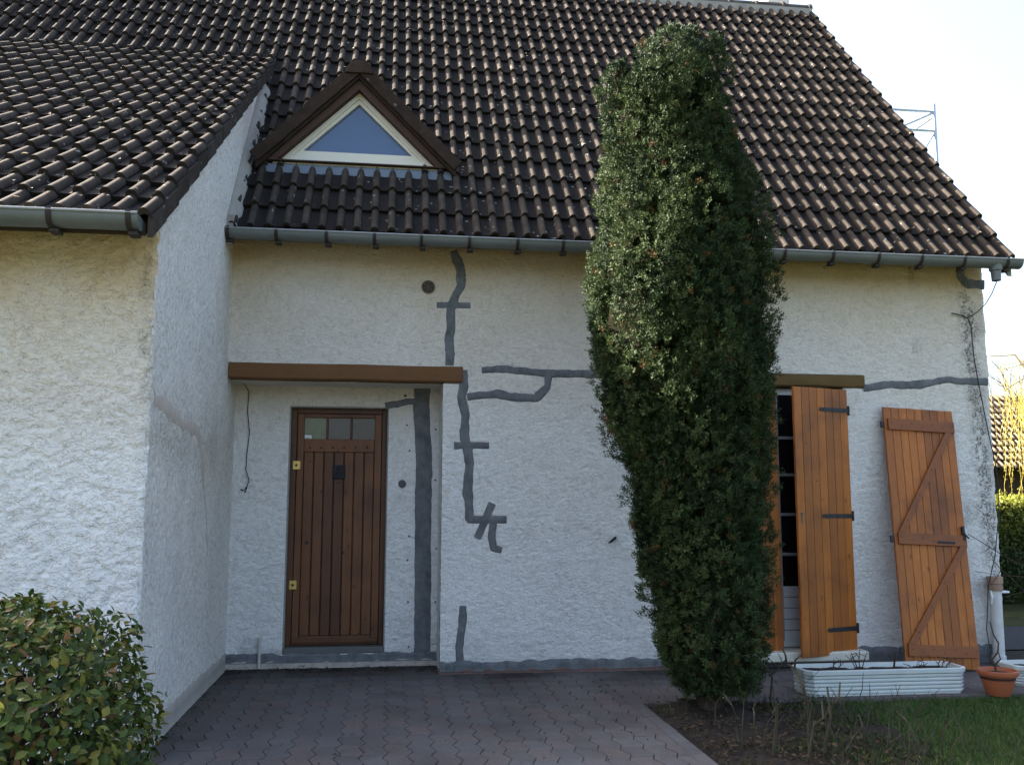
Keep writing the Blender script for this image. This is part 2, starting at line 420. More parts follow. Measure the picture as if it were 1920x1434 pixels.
def relief(name, O, Ud, Vd, N, u0, u1, v0, v1, step, amp, seed, mat, parent, holes=(), patches=(), dirt=None, tint=None, top=None, style='blob', flat=None, edges=(0, 0)):
    O, Ud, Vd, N = (np.array(k, float) for k in (O, Ud, Vd, N))
    nu = int((u1-u0)/step)+2; nv = int((v1-v0)/step)+2
    us = np.linspace(u0, u1, nu); vs = np.linspace(v0, v1, nv)
    for h in holes:      # snap grid lines to the openings
        for arr, vals in ((us, h[:2]), (vs, h[2:])):
            for q in vals:
                if arr[0] < q < arr[-1]: arr[np.argmin(abs(arr-q))] = q
    U, Vv = np.meshgrid(us, vs, indexing='ij')
    if style == 'blob':
        wx = fbm(U*9, Vv*9, seed+1, 3)*.09; wy = fbm(U*9+7, Vv*9+3, seed+2, 3)*.09
        a = fbm((U+wx)*20, (Vv+wy)*30, seed, 3); h = np.clip((a-.30)*2.9, 0, 1); h = h*h*(3-2*h)
        h = h*.8+.2*vn(U*70, Vv*70, seed+3)
    else:
        a = fbm(U*52, Vv*34, seed, 2); h = np.clip((a-.30)*2.6, 0, 1); h = h*.8+.2*vn(U*90, Vv*60, seed+3)
    m = np.zeros(U.shape)
    for poly, w in patches:
        d = dist_poly(U, Vv, poly)+.012*(fbm(U*18, Vv*18, seed+4, 3)-.5)
        m = np.maximum(m, np.clip((w+.012-d)/.010, 0, 1))
    if flat is not None: m = np.maximum(m, flat(U, Vv))
    hh = h*(1-m)-.25*m
    rim = np.zeros(U.shape)          # rounding of the free edges
    for i, e in enumerate(edges):
        if e: rim += np.clip(1-(U-u0 if i == 0 else u1-U)/.03, 0, 1)**2*.012
    rag = (fbm(Vv*14, Vv*0+seed, seed+5, 3)-.5)*.022
    X = O+U[..., None]*Ud+Vv[..., None]*Vd+(hh*amp-rim)[..., None]*N
    for i, e in enumerate(edges):
        if e: X += (np.exp(-(U-u0 if i == 0 else u1-U)/.03)*rag)[..., None]*Ud
    if top is not None:
        tv = top(U); over = np.maximum(Vv-tv, 0); X -= over[..., None]*Vd
    cu = (U[:-1, :-1]+U[1:, 1:])/2; cv = (Vv[:-1, :-1]+Vv[1:, 1:])/2
    keep = np.ones(cu.shape, bool)
    for h_ in holes: keep &= ~((cu > h_[0]) & (cu < h_[1]) & (cv > h_[2]) & (cv < h_[3]))
    if top is not None: keep &= Vv[:-1, :-1] < top(U)[:-1, :-1]+.0
    idx = np.arange(nu*nv).reshape(nu, nv)
    F = np.stack([idx[:-1, :-1], idx[1:, :-1], idx[1:, 1:], idx[:-1, 1:]], -1)[keep]
    if np.dot(np.cross(Ud, Vd), N) < 0: F = F[:, ::-1]
    D = dirt(U, Vv, h) if dirt else np.zeros(U.shape); S = tint(U, Vv) if tint else np.zeros(U.shape)
    C = np.stack([h*(1-m)+m, np.clip(D*(1-m), 0, 1), np.clip(S, 0, 1)], -1).reshape(-1, 3)
    used = np.unique(F); remap = np.zeros(nu*nv, int); remap[used] = np.arange(len(used))
    return mesh_np(name, X.reshape(-1, 3)[used], remap[F], mat, parent, True, C[used])

def patch_mesh(polys, y, seed, parent, N=(0, -1)):
    for k, (poly, w) in enumerate(polys):
        pts = []; tot = 0
        for (x0, z0), (x1, z1) in zip(poly[:-1], poly[1:]):
            L = math.hypot(x1-x0, z1-z0); n = max(1, int(L/.02))
            for i in range(n): pts.append((x0+(x1-x0)*i/n, z0+(z1-z0)*i/n))
        pts.append(poly[-1]); n = len(pts); V = []; rows = []
        for i, (x, z) in enumerate(pts):
            a = pts[max(i-1, 0)]; c = pts[min(i+1, n-1)]; dx, dz = c[0]-a[0], c[1]-a[1]; L = math.hypot(dx, dz) or 1
            nx_, nz_ = -dz/L, dx/L
            am = .5 if len(poly) == 2 and len(pts) < 30 else (.35 if w > .07 else 1.15); wl = w*(1+am*(float(fbm(i*.21, k*5.3, seed, 5))-.5)); wr = w*(1+am*(float(fbm(i*.21+31, k*3.7, seed+1, 5))-.5))
            for q, dy in ((-wl-.006, .002), (-wl, -.0035), (-wl*.4, -.0055), (wr*.4, -.0055), (wr, -.0035), (wr+.006, .002)):
                V.append((x+nx_*q, y+dy+.0015*(float(vn(x*60+q*50, z*60, seed))-.5)-.0004*k, z+nz_*q))
        F = [(i*6+j, i*6+j+1, i*6+6+j+1, i*6+6+j) for i in range(n-1) for j in range(5)]
        mesh_np('cement_patch', V, F, M_CEM, parent, True)

# main facade
def dirt_main(U, V, h):
    d = np.exp(-((U-5.66+.10*(V-2)/2)/.075)**2)*np.clip((V-.6)/.6, 0, 1)*np.clip((3.75-V)/.5, 0, 1)
    n = fbm(U*26, V*20, 5, 4); d = d*np.clip((n-.30)*5, 0, 1)*1.3
    d += .5*np.clip((fbm(U*3, V*3, 6, 4)-.62)*5, 0, 1)*(U > 5.0)
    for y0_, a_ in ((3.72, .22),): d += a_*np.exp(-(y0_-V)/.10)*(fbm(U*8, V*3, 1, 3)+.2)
    d += .35*np.clip(1-V/.35, 0, 1)*np.clip((fbm(U*6, V*9, 2, 4)-.45)*5, 0, 1)
    return np.clip(d, 0, .85)
def tint_main(U, V):
    return (np.clip((V-1.9)/1.7, 0, 1)*.50+.55*np.exp(-(3.72-V)/.22))*(.6+.8*fbm(U*1.6, V*2.0, 3, 4))  # mottled warm tint, strongest along the top edge
holes = [(XL-.1, XRE, -.1, 2.52), (XL-.1, .655, 2.52, 2.67), (2.97, 4.28, .14, 2.55), (2.85, 4.49, 2.55, 2.68)]
flat_main = lambda U, V: np.clip((.112+.010*np.sin(U*9)+.02*(fbm(U*12, V*0, 3, 3)-.5)-V)/.012, 0, 1)*((U < 2.9) & (U > XRE))
relief('wall', (0, 0, 0), (1, 0, 0), (0, 0, 1), (0, -1, 0), XL, XR, 0, T0, .0092, .0050, 1, M_WALL, house, holes, patches_main, dirt_main, tint_main, flat=flat_main, edges=(0, 1))
patch_mesh(patches_main, 0.0, 2, house)
# recess back wall, reveal, soffit
holes = [(-.905, 0, -.1, 2.345)]
tint_rec = lambda U, V: np.clip((V-2.1)/.5, 0, 1)*.5+.0*U  # warmer colour towards the top of the recess
dirt_rec = lambda U, V, h: .5*np.clip((fbm(U*5, V*9, 2, 4)-.5)*4, 0, 1)*np.clip(1-V/.4, 0, 1)+.25*np.exp(-((U-.12)/.05)**2-((V-1.50)/.05)**2)
flat_rec = lambda U, V: np.clip((.125+.02*(fbm(U*12, V*0, 3, 3)-.5)-V)/.012, 0, 1)
relief('wall', (0, RY, 0), (1, 0, 0), (0, 0, 1), (0, -1, 0), XL, XRE, 0, 2.53, .0092, .0070, 3, M_WALL, house, holes, patches_rec, dirt_rec, tint_rec, flat=flat_rec)
patch_mesh(patches_rec, RY, 5, house)
relief('reveal', (XRE, 0, 0), (0, 1, 0), (0, 0, 1), (-1, 0, 0), .0, RY, 0, 2.52, .0125, .006, 4, M_WALL, house, (), (), None, tint_rec)
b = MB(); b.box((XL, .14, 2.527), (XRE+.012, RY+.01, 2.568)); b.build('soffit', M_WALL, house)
b = MB(); b.box((-.905, RY+.002, .172), (-.893, RY+.17, 2.345)).box((-.012, RY+.002, .172), (0, RY+.17, 2.345)).box((-.893, RY+.002, 2.333), (-.012, RY+.17, 2.345)); b.build('door_reveal', M_MORTAR, house)
# cement plinth bands
def band(name, x0, x1, y, z0, z1, seed, mat=M_CEM, ax='x', dep=.012):
    n = int((x1-x0)/.02); V = []; 
    for i in range(n+1):
        u = x0+(x1-x0)*i/n; top = z1+.022*(float(fbm(u*11, 2, seed, 4))-.5)*2; bot = z0
        for z, d in ((bot, -dep-.012), (bot+.03, -dep), ((top+bot)/2, -dep), (top-.008, -dep+.001), (top, .004)):
            dd = d+.003*(float(vn(u*40, z*40, seed))-.5)
            V.append((u, y+dd, z) if ax == 'x' else (y-dd, u, z))
    F = [(i*5+j, (i+1)*5+j, (i+1)*5+j+1, i*5+j+1) for i in range(n) for j in range(4)]
    return mesh_np(name, V, F, mat, house, True)
band('plinth_band', XRE+.0, 2.95, 0, 0, .105, 2)
band('plinth_band', XL+.01, XRE, RY, .045, .125, 4)
M_CHALK = m_simple('chalky mortar', (.42, .36, .30), .95, .1, 0, .5, 12, .9, 50)
band('mortar_skirt', XL+.01, XRE, RY-.01, -.01, .055, 5, M_CHALK)
band('mortar_skirt', XRE+.0, 2.95, -.012, -.01, .028, 6, m_simple('reddish mortar', (.15, .095, .075), .95, .1, 0, .6, 12, .9, 50))
band('plinth_band', 4.30, XR-.02, 0, 0, .16, 8)

# wing side wall (top follows the verge) and wing front
def dirt_side(U, V, h):
    d = np.clip((.45-h)*1.0, 0, .35)*.6*(fbm(U*5, V*2, 1, 3)+.3)+.30*np.clip(fbm(U*2.2, V*2.2, 3, 4)*3-1.35, 0, 1)*np.exp(-((V-1.55)/.5)**2)
    d += .06*np.clip((fbm(U*7, V*1.1, 5, 4)-.5)*4, 0, 1)+.25*np.exp(-((V-1.95)/.22)**2)*np.clip((fbm(U*4, V*6, 6, 4)-.45)*5, 0, 1)
    return np.clip(d, 0, .6)
stain_side = lambda U, V: .12+.3*np.exp(-((V-1.8)/.35)**2)*fbm(U*3, V*3, 2, 3)
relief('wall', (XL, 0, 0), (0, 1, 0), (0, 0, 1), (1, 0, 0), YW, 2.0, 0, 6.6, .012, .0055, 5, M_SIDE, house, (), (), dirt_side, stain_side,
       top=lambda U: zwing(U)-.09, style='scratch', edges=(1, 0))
def dirt_wing(U, V, h):
    d = .8*np.exp(-((XL-.03-U)/.05)**2)*np.clip((V-1.6)/1, 0, 1)*np.clip((fbm(U*10, V*10, 3, 4)-.42)*5, 0, 1)
    d += .22*np.exp(-((V-2.03+.02*np.sin(U*4))/.03)**2)*fbm(U*7, V*9, 2, 4)
    return np.clip(d, 0, .8)
tint_wing = lambda U, V: (np.clip((V-1.6)/1.2, 0, 1)*.6+.6*np.exp(-(3.1-V)/.25))*(.5+.9*fbm(U*2, V*2, 1, 4))  # warm tint growing towards the top of the wing front
relief('wall', (0, YW, 0), (1, 0, 0), (0, 0, 1), (0, -1, 0), -3.3, XL, 0, zwing(YW)-.1, .009, .010, 6, M_WING, house, (), (), dirt_wing, tint_wing, edges=(0, 1))
band('plinth_band', YW+.0, RY-.02, XL, 0, .15, 9, m_simple('beige skirting', (.36, .33, .285), .9, .1, 0, .25, 6, .4), 'y', .010)

# beige repair on the side wall of the wing
M_BEIGE = m_simple('beige repair render', (.52, .44, .37), .95, .1, 0, .25, 9, .8, 60)
M_GREYR = m_simple('grey repair render', (.50, .49, .49), .95, .1, 0, .18, 7, .8, 90)
def side_patch(pts, w, seed, mat, name='repair_patch'):
    q = [P(a, c, 0, XL) for a, c in pts]; q = [(v.y, v.z) for v in q]; pp = []
    for (y0, z0), (y1, z1) in zip(q[:-1], q[1:]):
        n = max(1, int(math.hypot(y1-y0, z1-z0)/.02)); pp += [(y0+(y1-y0)*i/n, z0+(z1-z0)*i/n) for i in range(n)]
    pp.append(q[-1]); n = len(pp); V = []
    for i, (y, z) in enumerate(pp):
        a = pp[max(i-2, 0)]; c = pp[min(i+2, n-1)]; dy, dz = c[0]-a[0], c[1]-a[1]; L = math.hypot(dy, dz) or 1; ny, nz = -dz/L, dy/L
        wl = w*(1+1.3*(float(fbm(i*.2, 1, seed, 5))-.5)); wr = w*(1+1.3*(float(fbm(i*.2+9, 3, seed, 5))-.5))
        for t, dx in ((-wl-.008, .001), (-wl, .0045), (0, .0055), (wr, .0045), (wr+.008, .001)): V.append((XL+dx, y+ny*t, z+nz*t))
    mesh_np(name, V, [(i*5+j, i*5+j+1, i*5+6+j, i*5+5+j) for i in range(n-1) for j in range(4)], mat, house, True)
side_patch([(287, 745), (310, 765), (340, 792), (372, 812), (377, 850), (380, 905)], .045, 2, M_BEIGE)
side_patch([(380, 905), (386, 960), (388, 1040)], .014, 3, M_BEIGE)

# lintel beams
def beam(x0, x1, z0, z1, seed):
    n = 60; V = []
    for i in range(n+1):
        u = x0+(x1-x0)*i/n; w = lambda k: .007*(float(fbm(u*3, k, seed, 4))-.5)*2
        for (yy, zz) in ((.13, z0+w(1)), (-.006, z0+w(1)), (-.018, z0+.012+w(1)), (-.021, (z0+z1)/2), (-.018, z1-.012+w(2)), (-.006, z1+w(2)), (.13, z1+w(2))): V.append((u, yy, zz))
    F = [(i*7+j, (i+1)*7+j, (i+1)*7+j+1, i*7+j+1) for i in range(n) for j in range(6)]+[]
    me = bpy.data.meshes.new('lintel'); me.from_pydata(V, [], F+[tuple(range(7)), tuple(n*7+j for j in range(6, -1, -1))]); me.update()
    return link('lintel', me, M_LINTEL, house, False)
beam(XL+.008, .65, 2.535, 2.675, 2)
bw = beam(2.85, 4.49, 2.56, 2.675, 3); bw.data.materials[0] = m_simple('ochre painted beam', (.125, .078, .030), .8, .2, 0, .25, 6, .5, 60)

# ------------------------------------------------------------------ roofs
def tiles(name, x0, x1, yb, zb, slope, ncourse, mat, parent, keep, roll=.15, course=.335, seed=1, rh=.041, per=2):
    cs = 1/math.hypot(1, slope); sn = slope*cs; r = np.random.default_rng(seed)
    Ud = np.array([1, 0, 0.]); Vd = np.array([0, cs, sn]); N = np.array([0, -sn, cs])
    prof = [(0, .003), (.25*roll, 0), (.52*roll, .0015), (.54*roll, .008)]
    for k in range(1, 8):
        a = math.pi*k/8; prof.append((.765*roll-.225*roll*math.cos(a), .008+rh*math.sin(a)))
    prof.append((roll*.999, .006))
    us = np.array([p[0]+q*roll for q in range(per) for p in prof]); hs = np.array([p[1] for q in range(per) for p in prof]); k = len(us)
    W = roll*per; nt = int(round((x1-x0)/W)); Vs = []; Fs = []; Cs = []; n = 0
    base = []
    for (v, dh, full) in ((.010, -.012, 0), (.0, .030, 1), (course*.5, .013, 1), (course+.05, -.007, 1)):
        base.append((v, dh, full))
    fi = []
    for a in range(3):
        for j in range(k-1): fi.append((a*k+j, a*k+j+1, (a+1)*k+j+1, (a+1)*k+j))
    fi = np.array(fi)
    for c in range(ncourse):
        for t in range(nt):
            xc = x1-(t+1)*W; vc = c*course
            p = np.array([xc+W/2, yb+vc*cs+.1]); 
            if not keep(p[0], p[1]): continue
            du, dv, dh, tw = r.normal(0, .002), r.normal(0, .007), abs(r.normal(0, .003)), r.normal(0, .007)
            A = []
            for (v, h0, full) in base:
                H = (hs if full else hs*.0+hs*1.0)+h0+dh+tw*(us-W/2)
                A.append(np.array([xc+du, yb, zb])+us[:, None]*Ud+(vc+v+dv)*Vd+H[:, None]*N)
            Vs.append(np.concatenate(A)); Fs.append(fi+n); n += 4*k
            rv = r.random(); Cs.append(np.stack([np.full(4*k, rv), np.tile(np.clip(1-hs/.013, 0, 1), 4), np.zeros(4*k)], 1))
    return mesh_np(name, np.concatenate(Vs), np.concatenate(Fs), mat, parent, True, np.concatenate(Cs))

RX1 = 5.88
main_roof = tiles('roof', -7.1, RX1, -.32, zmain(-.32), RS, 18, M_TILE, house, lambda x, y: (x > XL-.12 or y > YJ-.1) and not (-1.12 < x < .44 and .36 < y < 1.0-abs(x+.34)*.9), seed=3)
me = main_roof.data
try: me.set_sharp_from_angle(angle=math.radians(50))
except Exception: pass
b = MB()
b.prism([(-.30, zmain(-.30)-.035), (3.6, zmain(3.6)-.035), (3.6, zmain(3.6)-.11), (-.30, zmain(-.30)-.11)], 0, XL+.0, RX1-.04)
b.prism([(YJ, zmain(YJ)-.035), (3.6, zmain(3.6)-.035), (3.6, zmain(3.6)-.11), (YJ, zmain(YJ)-.11)], 0, -7.4, XL-.001)
b.prism([(3.58, 8.44), (7.6, 8.44-RS*4.02), (7.6, 8.34-RS*4.02), (3.58, 8.34)], 0, -7.4, RX1-.03)
b.build('roof_deck', M_BWALL, main_roof)
# ridge tiles
b = MB(); x = RX1+.0; i = 0
while x > -7.2:
    x0 = x-.40; r1 = .125+.008*random.random(); V = []
    for q, (xx, rr) in enumerate(((x, r1), (x-.04, r1), (x-.05, r1-.014), (x0-.03, r1-.016))):
        for kk in range(9):
            a = math.pi*kk/8; V.append((xx, 3.60-math.cos(a)*rr*1.05, 8.44+math.sin(a)*rr*.95+.004*math.sin(i*2.1)))
    b.add(V, [(q*9+kk, q*9+kk+1, q*9+10+kk, q*9+9+kk) for q in range(3) for kk in range(8)]+[tuple(range(9)), tuple(27+kk for kk in range(8, -1, -1))], (random.random(), 0, 0)); x = x0; i += 1
b.build('ridge_tiles', m_tile('grey ridge tile', (.070, .064, .058), (.135, .125, .11)), main_roof, False, True)
# mortar bed under the ridge
b = MB(); b.box((-7.2, 3.45, 8.30), (RX1-.02, 3.74, 8.43)); b.build('ridge_mortar', M_MORTAR, main_roof)
# verge board and mortar at the right gable
b = MB(); b.prism([(-.32, zmain(-.32)-.03), (3.58, zmain(3.58)-.03), (3.58, zmain(3.58)-.16), (-.32, zmain(-.32)-.16)], 0, RX1-.055, RX1-.012)
b.build('verge_board', M_MORTAR, main_roof)
# chimney
b = MB(); b.box((5.42, 3.95, 8.0), (5.76, 4.5, 9.3), None, .01); ch = b.build('chimney', M_WALL, main_roof); 
b = MB(); b.box((5.37, 3.90, 9.3), (5.81, 4.55, 9.37), None, .01); b.build('cap', M_MORTAR, main_roof)

wing_roof = tiles('wing_roof', -7.33, -1.33, -3.0, zwing(-3.0), WS, 19, M_TILE, house, lambda x, y: y < YJ+.10, seed=5)
try: wing_roof.data.set_sharp_from_angle(angle=math.radians(50))
except Exception: pass
b = MB(); b.prism([(-2.97, zwing(-2.97)-.03), (YJ+.0, zwing(YJ)-.03), (YJ, zwing(YJ)-.10), (-2.97, zwing(-2.97)-.10)], 0, -7.4, XL+.03)
b.build('roof_deck', M_BWALL, wing_roof)
# verge tile edge hanging down the side
b = MB(); y = -3.0; k = 0
while y < YJ-.35:
    y1 = y+.335*.815; e = .0
    z0, z1 = zwing(y), zwing(y1)
    b.prism([(y, z0+.03), (y1+.02, z1+.012), (y1+.02, z1-.10), (y, z0-.095)], 0, -1.352, -1.322+.004*(k % 2), c=(random.random(), 0, 0)); y = y1; k += 1
b.build('verge_tiles', M_TILE, wing_roof, False, True)

# mortar flashing between side wall and main roof
n = 60; V = []
for i in range(n+1):
    y = -.36+(1.28+.36)*i/n; z = zmain(y); w = .085+.03*(float(fbm(y*7, 1, 3, 4))-.5)*2; hN = .10
    V += [(XL+.004, y, z+.17), (XL+.03, y-.01, z+.16), (XL+.055, y-.01, z+.11), (XL+w, y, z+.055), (XL+w+.01, y, z+.0)]
F = [(i*5+j, (i+1)*5+j, (i+1)*5+j+1, i*5+j+1) for i in range(n) for j in range(4)]
mesh_np('mortar_flashing', V, F, M_MORTAR, main_roof, True)
b = MB(); b.box((XL+.002, -.372, zmain(-.36)-.1), (XL+.06, -.352, zmain(-.36)+.16)); b.build('flashing_end', M_MORTAR, main_roof)

# gutters
def gutter(x0, x1, y, z, R, brackets, foot=True, caps=(True, True)):
    n = 14; prof = [(y-math.cos(math.pi*k/n)*R, z-math.sin(math.pi*k/n)*R) for k in range(n+1)]
    inner = [(y-math.cos(math.pi*k/n)*(R-.004), z-math.sin(math.pi*k/n)*(R-.004)) for k in range(n, -1, -1)]
    b = MB(); pr = prof+inner; m = len(pr); seg = 40
    V = [(x0+(x1-x0)*i/seg, p[0], p[1]+.002*math.sin(i*.7)) for i in range(seg+1) for p in pr]
    b.add(V, [(i*m+j, i*m+(j+1) % m, (i+1)*m+(j+1) % m, (i+1)*m+j) for i in range(seg) for j in range(m)])
    for e, on_ in ((x0, caps[0]), (x1, caps[1])):
        if on_: b.prism(prof, 0, e-.003, e+.003)
    g = b.build('gutter', M_ZINC, house, True)
    b = MB(); b.tube([(x0-.004, y-R, z+.002), ((x0+x1)/2, y-R, z+.001), (x1+.004, y-R, z+.002)], .009, 8)
    b.build('rim', M_RIM, g, True)
    for xb in brackets:
        b = MB(); V = []
        pts = [(y-math.cos(math.pi*k/n)*(R+.004), z-math.sin(math.pi*k/n)*(R+.004)) for k in range(-1, n+1)]
        for s in (-.014, .014):
            for q in (0, .004):
                V += [(xb+s, y+(p[0]-y)*(1+q/R), z+(p[1]-z)*(1+q/R)) for p in pts]
        L = len(pts); F = []
        for j in range(L-1):
            F += [(L+j, L+j+1, 3*L+j+1, 3*L+j), (j, j+1, L+j+1, L+j), (2*L+j, 3*L+j, 3*L+j+1, 2*L+j+1)]
        b.add(V, F)
        if foot: b.box((xb-.012, y-.02, z-R-.028), (xb+.040, y+.06, z-R-.006), None, .003)
        b.box((xb-.013, y+R, z-.01), (xb+.013, y+R+.05, z+.012))
        b.build('bracket', M_IRON, g, False)
    return g
gx = [P(a, 450, 1, -.42).x for a in (427, 518, 612, 702, 790, 880, 970, 1055)]
while gx[-1] < 3.3: gx.append(gx[-1]+.41)
gx += [P(a, 480, 1, -.42).x for a in (1560, 1645, 1725, 1805, 1885)]
g1 = gutter(XL+.01, 5.90, -.385, 3.745, .075, gx)
b = MB(); b.lathe([(.062, .0), (.058, -.05), (.046, -.06), (.040, -.15), (.036, -.15), (.036, -.02)], (5.66, -.385, 3.70), 20)
b.build('outlet', M_ZINC, g1, True)
gutter(-6.5, -1.385, -3.03, 3.035, .078, [P(90, 410, 1, -3.1).x-k*.42 for k in range(9, 0, -1)]+[P(90, 410, 1, -3.1).x, P(240, 410, 1, -3.1).x])

# dormer
DX, DYF, DZ0 = -.340, .40, 4.62
dm = MB(); sl_ = 1.0
apz = 5.61; hw = .92
def dorm_roof(yf, top, thick, hwid, drop):
    """two sloping slabs meeting at the ridge, running back into the main roof"""
    b = MB()
    for s in (-1, 1):
        V = []
        for (u, dz) in ((0, 0), (hwid, -hwid*sl_), (hwid, -hwid*sl_-thick), (0, -thick)):
            zz = top+dz; yb_ = (zz-3.8)/RS-.3+.25
            V += [(DX+s*u, yf, zz), (DX+s*u, max(yb_, yf+.05), zz)]
        b.add(V, [(0, 2, 4, 6), (1, 7, 5, 3), (0, 1, 3, 2), (2, 3, 5, 4), (4, 5, 7, 6), (6, 7, 1, 0)])
    return b
dormer = dorm_roof(.24, apz, .15, hw+.01, 0); dormer.prism([(DX-.10, apz-.09), (DX+.10, apz-.09), (DX+.05, apz+.03), (DX-.05, apz+.03)], 1, .222, .5); dormer = dormer.build('dormer', M_BARGE, house)
# overlapping barge tiles
b = MB(); ang = math.atan(sl_)
for s in (-1, 1):
    L = (hw+.03)/math.cos(ang); k = 0; t = L; ln = L/4+.02
    for k in range(4):
        t0, t1 = k*L/4, (k+1)*L/4+.015; lift = .012+(3-k)*.004
        c0, c1 = (t0*math.cos(ang), -t0*math.sin(ang)), (t1*math.cos(ang), -t1*math.sin(ang))
        nx_, nz_ = math.sin(ang), math.cos(ang)
        lo0, lo1 = .02, .034
        poly = [(c0[0]+nx_*lo0, c0[1]+nz_*lo0), (c1[0]+nx_*lo1, c1[1]+nz_*lo1), (c1[0]-nx_*.075, c1[1]-nz_*.075), (c0[0]-nx_*.082, c0[1]-nz_*.082)]
        V = []
        for yy in (.212-.002*k, .262):
            V += [(DX+s*p[0], yy, apz+p[1]) for p in poly]
        zz = apz+c1[1]; 
        b.add(V, [(0, 1, 2, 3), (7, 6, 5, 4), (0, 4, 5, 1), (1, 5, 6, 2), (2, 6, 7, 3), (3, 7, 4, 0)], (random.random(), 0, 0))
b.build('barge_tiles', M_BARGE, dormer, False, True)
# ridge cap and side tiles of the dormer
b = MB()
for k in range(4):
    y0 = .20+k*.30; V = []
    for (yy, rr) in ((y0-.01, .118), (y0-.005, .130), (y0+.04, .130), (y0+.33, .12)):
        for kk in range(9):
            a = math.pi*kk/8; V.append((DX-math.cos(a)*rr, yy, apz-.115+math.sin(a)*rr*.95))
    b.add(V, [(q*9+kk, q*9+kk+1, q*9+10+kk, q*9+9+kk) for q in range(3) for kk in range(8)]+[tuple(range(9)), tuple(27+kk for kk in range(9))], (random.random(), 0, 0))
b.build('ridge_cap', M_BARGE, dormer, False, True)
def tri_ring(hw_o, z_o, hw_i, z_i, b_o, b_i, y0, y1, name, mat, parent, bb=None):
    """triangular frame: outer/inner half width, apex z, base z"""
    O = [(DX-hw_o, b_o), (DX+hw_o, b_o), (DX, z_o)]; I = [(DX-hw_i, b_i), (DX+hw_i, b_i), (DX, z_i)]
    V = [(p[0], yy, p[1]) for yy in (y0, y1) for p in O+I]
    F = []
    for k in range(3):
        q = (k+1) % 3; F += [(k, q, 3+q, 3+k), (6+k, 9+k, 9+q, 6+q), (k, 6+k, 6+q, q), (3+k, 3+q, 9+q, 9+k)]
    b = bb or MB(); b.add(V, F)
    return b if bb else b.build(name, mat, parent)
def tri_off(off):    # triangle parallel to the roof slope, offset inward
    return (5.36-off/math.cos(ang)), 4.685
# timber fascia
tri_ring(.93, 5.57, .745, 5.365, 4.63, 4.64, .275, .42, 'fascia', m_simple('dark brown board', (.060, .034, .024), .8, .2, 0, .3, 8, .3), dormer)
fr = tri_ring(.765, 5.375, .60, 5.31, 4.645, 4.718, .36, .43, 'window_frame', M_FRAME, dormer)
tri_ring(.60, 5.308, .515, 5.262, 4.722, 4.768, .375, .44, 'sash', M_FRAME, dormer)
b = MB(); b.box((DX-.79, .33, 4.612), (DX+.80, .42, 4.652), None, .006); b.box((DX-.76, .345, 4.654), (DX+.765, .42, 4.684), None, .004); b.build('sill', M_FRAME, dormer)
b = MB(); b.add([(DX-.53, .41, 4.76), (DX+.53, .41, 4.76), (DX, .41, 5.275), (DX-.53, .43, 4.76), (DX+.53, .43, 4.76), (DX, .43, 5.275)], [(0, 1, 2), (5, 4, 3), (0, 3, 4, 1), (1, 4, 5, 2), (2, 5, 3, 0)]); b.build('pane', M_GLASS_D, dormer)
b = MB(); b.prism([(.285, zmain(.285)-.02), (.285, zmain(.285)+.02), (.298, 4.597), (.310, 4.607), (.42, 4.611), (.42, 4.50)], 0, DX-.87, DX+.89); b.build('zinc_apron', m_simple('pale zinc flashing', (.12, .145, .17), .55, .35, .25, .25, 12), dormer)

# front door
door = MB(); DY = RY+.075
door.box((-.893, DY, .175), (-.842, DY+.06, 2.333), None, .004).box((-.06, DY, .175), (-.012, DY+.06, 2.333), None, .004).box((-.842, DY, 2.285), (-.06, DY+.06, 2.333), None, .004)
door = door.build('front_door', M_DOOR, house, False, True)
def dpt(px, py): q = P(px, py, 1, DY+.01); return q.x, q.z
b = MB(); xs0, xs1 = -.838, -.064
pz0, pz1 = dpt(600, 823)[1], dpt(600, 783)[1]
px_ = [(dpt(a, 800)[0], dpt(c, 800)[0]) for a, c in ((571, 612), (616, 657), (661, 703))]
# leaf frame: stiles, top rail, middle rail, bottom rail, glazing bars
b.box((xs0, DY+.012, .18), (px_[0][0]-.0, DY+.052, 2.283), None, .004, (.3, 0, 0)); b.box((px_[2][1], DY+.012, .18), (xs1, DY+.052, 2.283), None, .004, (.2, 0, 0))
xi0, xi1 = px_[0][0]+.001, px_[2][1]-.001
b.box((xi0, DY+.012, pz1), (xi1, DY+.052, 2.283), None, .004, (.5, 0, 0)).box((xi0, DY+.012, pz0-.12), (xi1, DY+.052, pz0), None, .004, (.1, 0, 0)).box((xi0, DY+.008, .18), (xi1, DY+.052, .262), None, .004, (.6, 0, 0))
b.box((px_[0][1], DY+.014, pz0+.001), (px_[1][0], DY+.05, pz1-.001), None, .004).box((px_[1][1], DY+.014, pz0+.001), (px_[2][0], DY+.05, pz1-.001), None, .004)
b.box((xs0-.0, DY-.012, .20), (xs1, DY+.008, .245), None, .006, (.8, 0, 0))
leaf = b.build('door_leaf', M_DOOR, door, False, True)
npk = 7
for k in range(npk):
    w = (xi1-xi0)/npk; b = MB(); b.box((xi0+k*w+.003, DY+.016, .263), (xi0+(k+1)*w-.003, DY+.045, pz0-.121), None, .006, (random.random(), 0, 0)); b.build('plank', M_DOOR, door, False, True)
b = MB(); b.box((xi0, DY+.046, .30), (xi1, DY+.054, pz0-.12)); b.build('backing', M_BLACK, door)
for (a, c), mt in zip(px_, (m_simple('greenish curtain glass', (.16, .17, .10), .25, .5, 0, .35, 12), m_simple('dim glass', (.10, .085, .075), .2, .5, 0, .3, 20), m_simple('dim glass right', (.09, .07, .06), .2, .5, 0, .3, 20))):
    b = MB(); b.box((a, DY+.035, pz0), (c, DY+.040, pz1)); b.build('pane', mt, door)
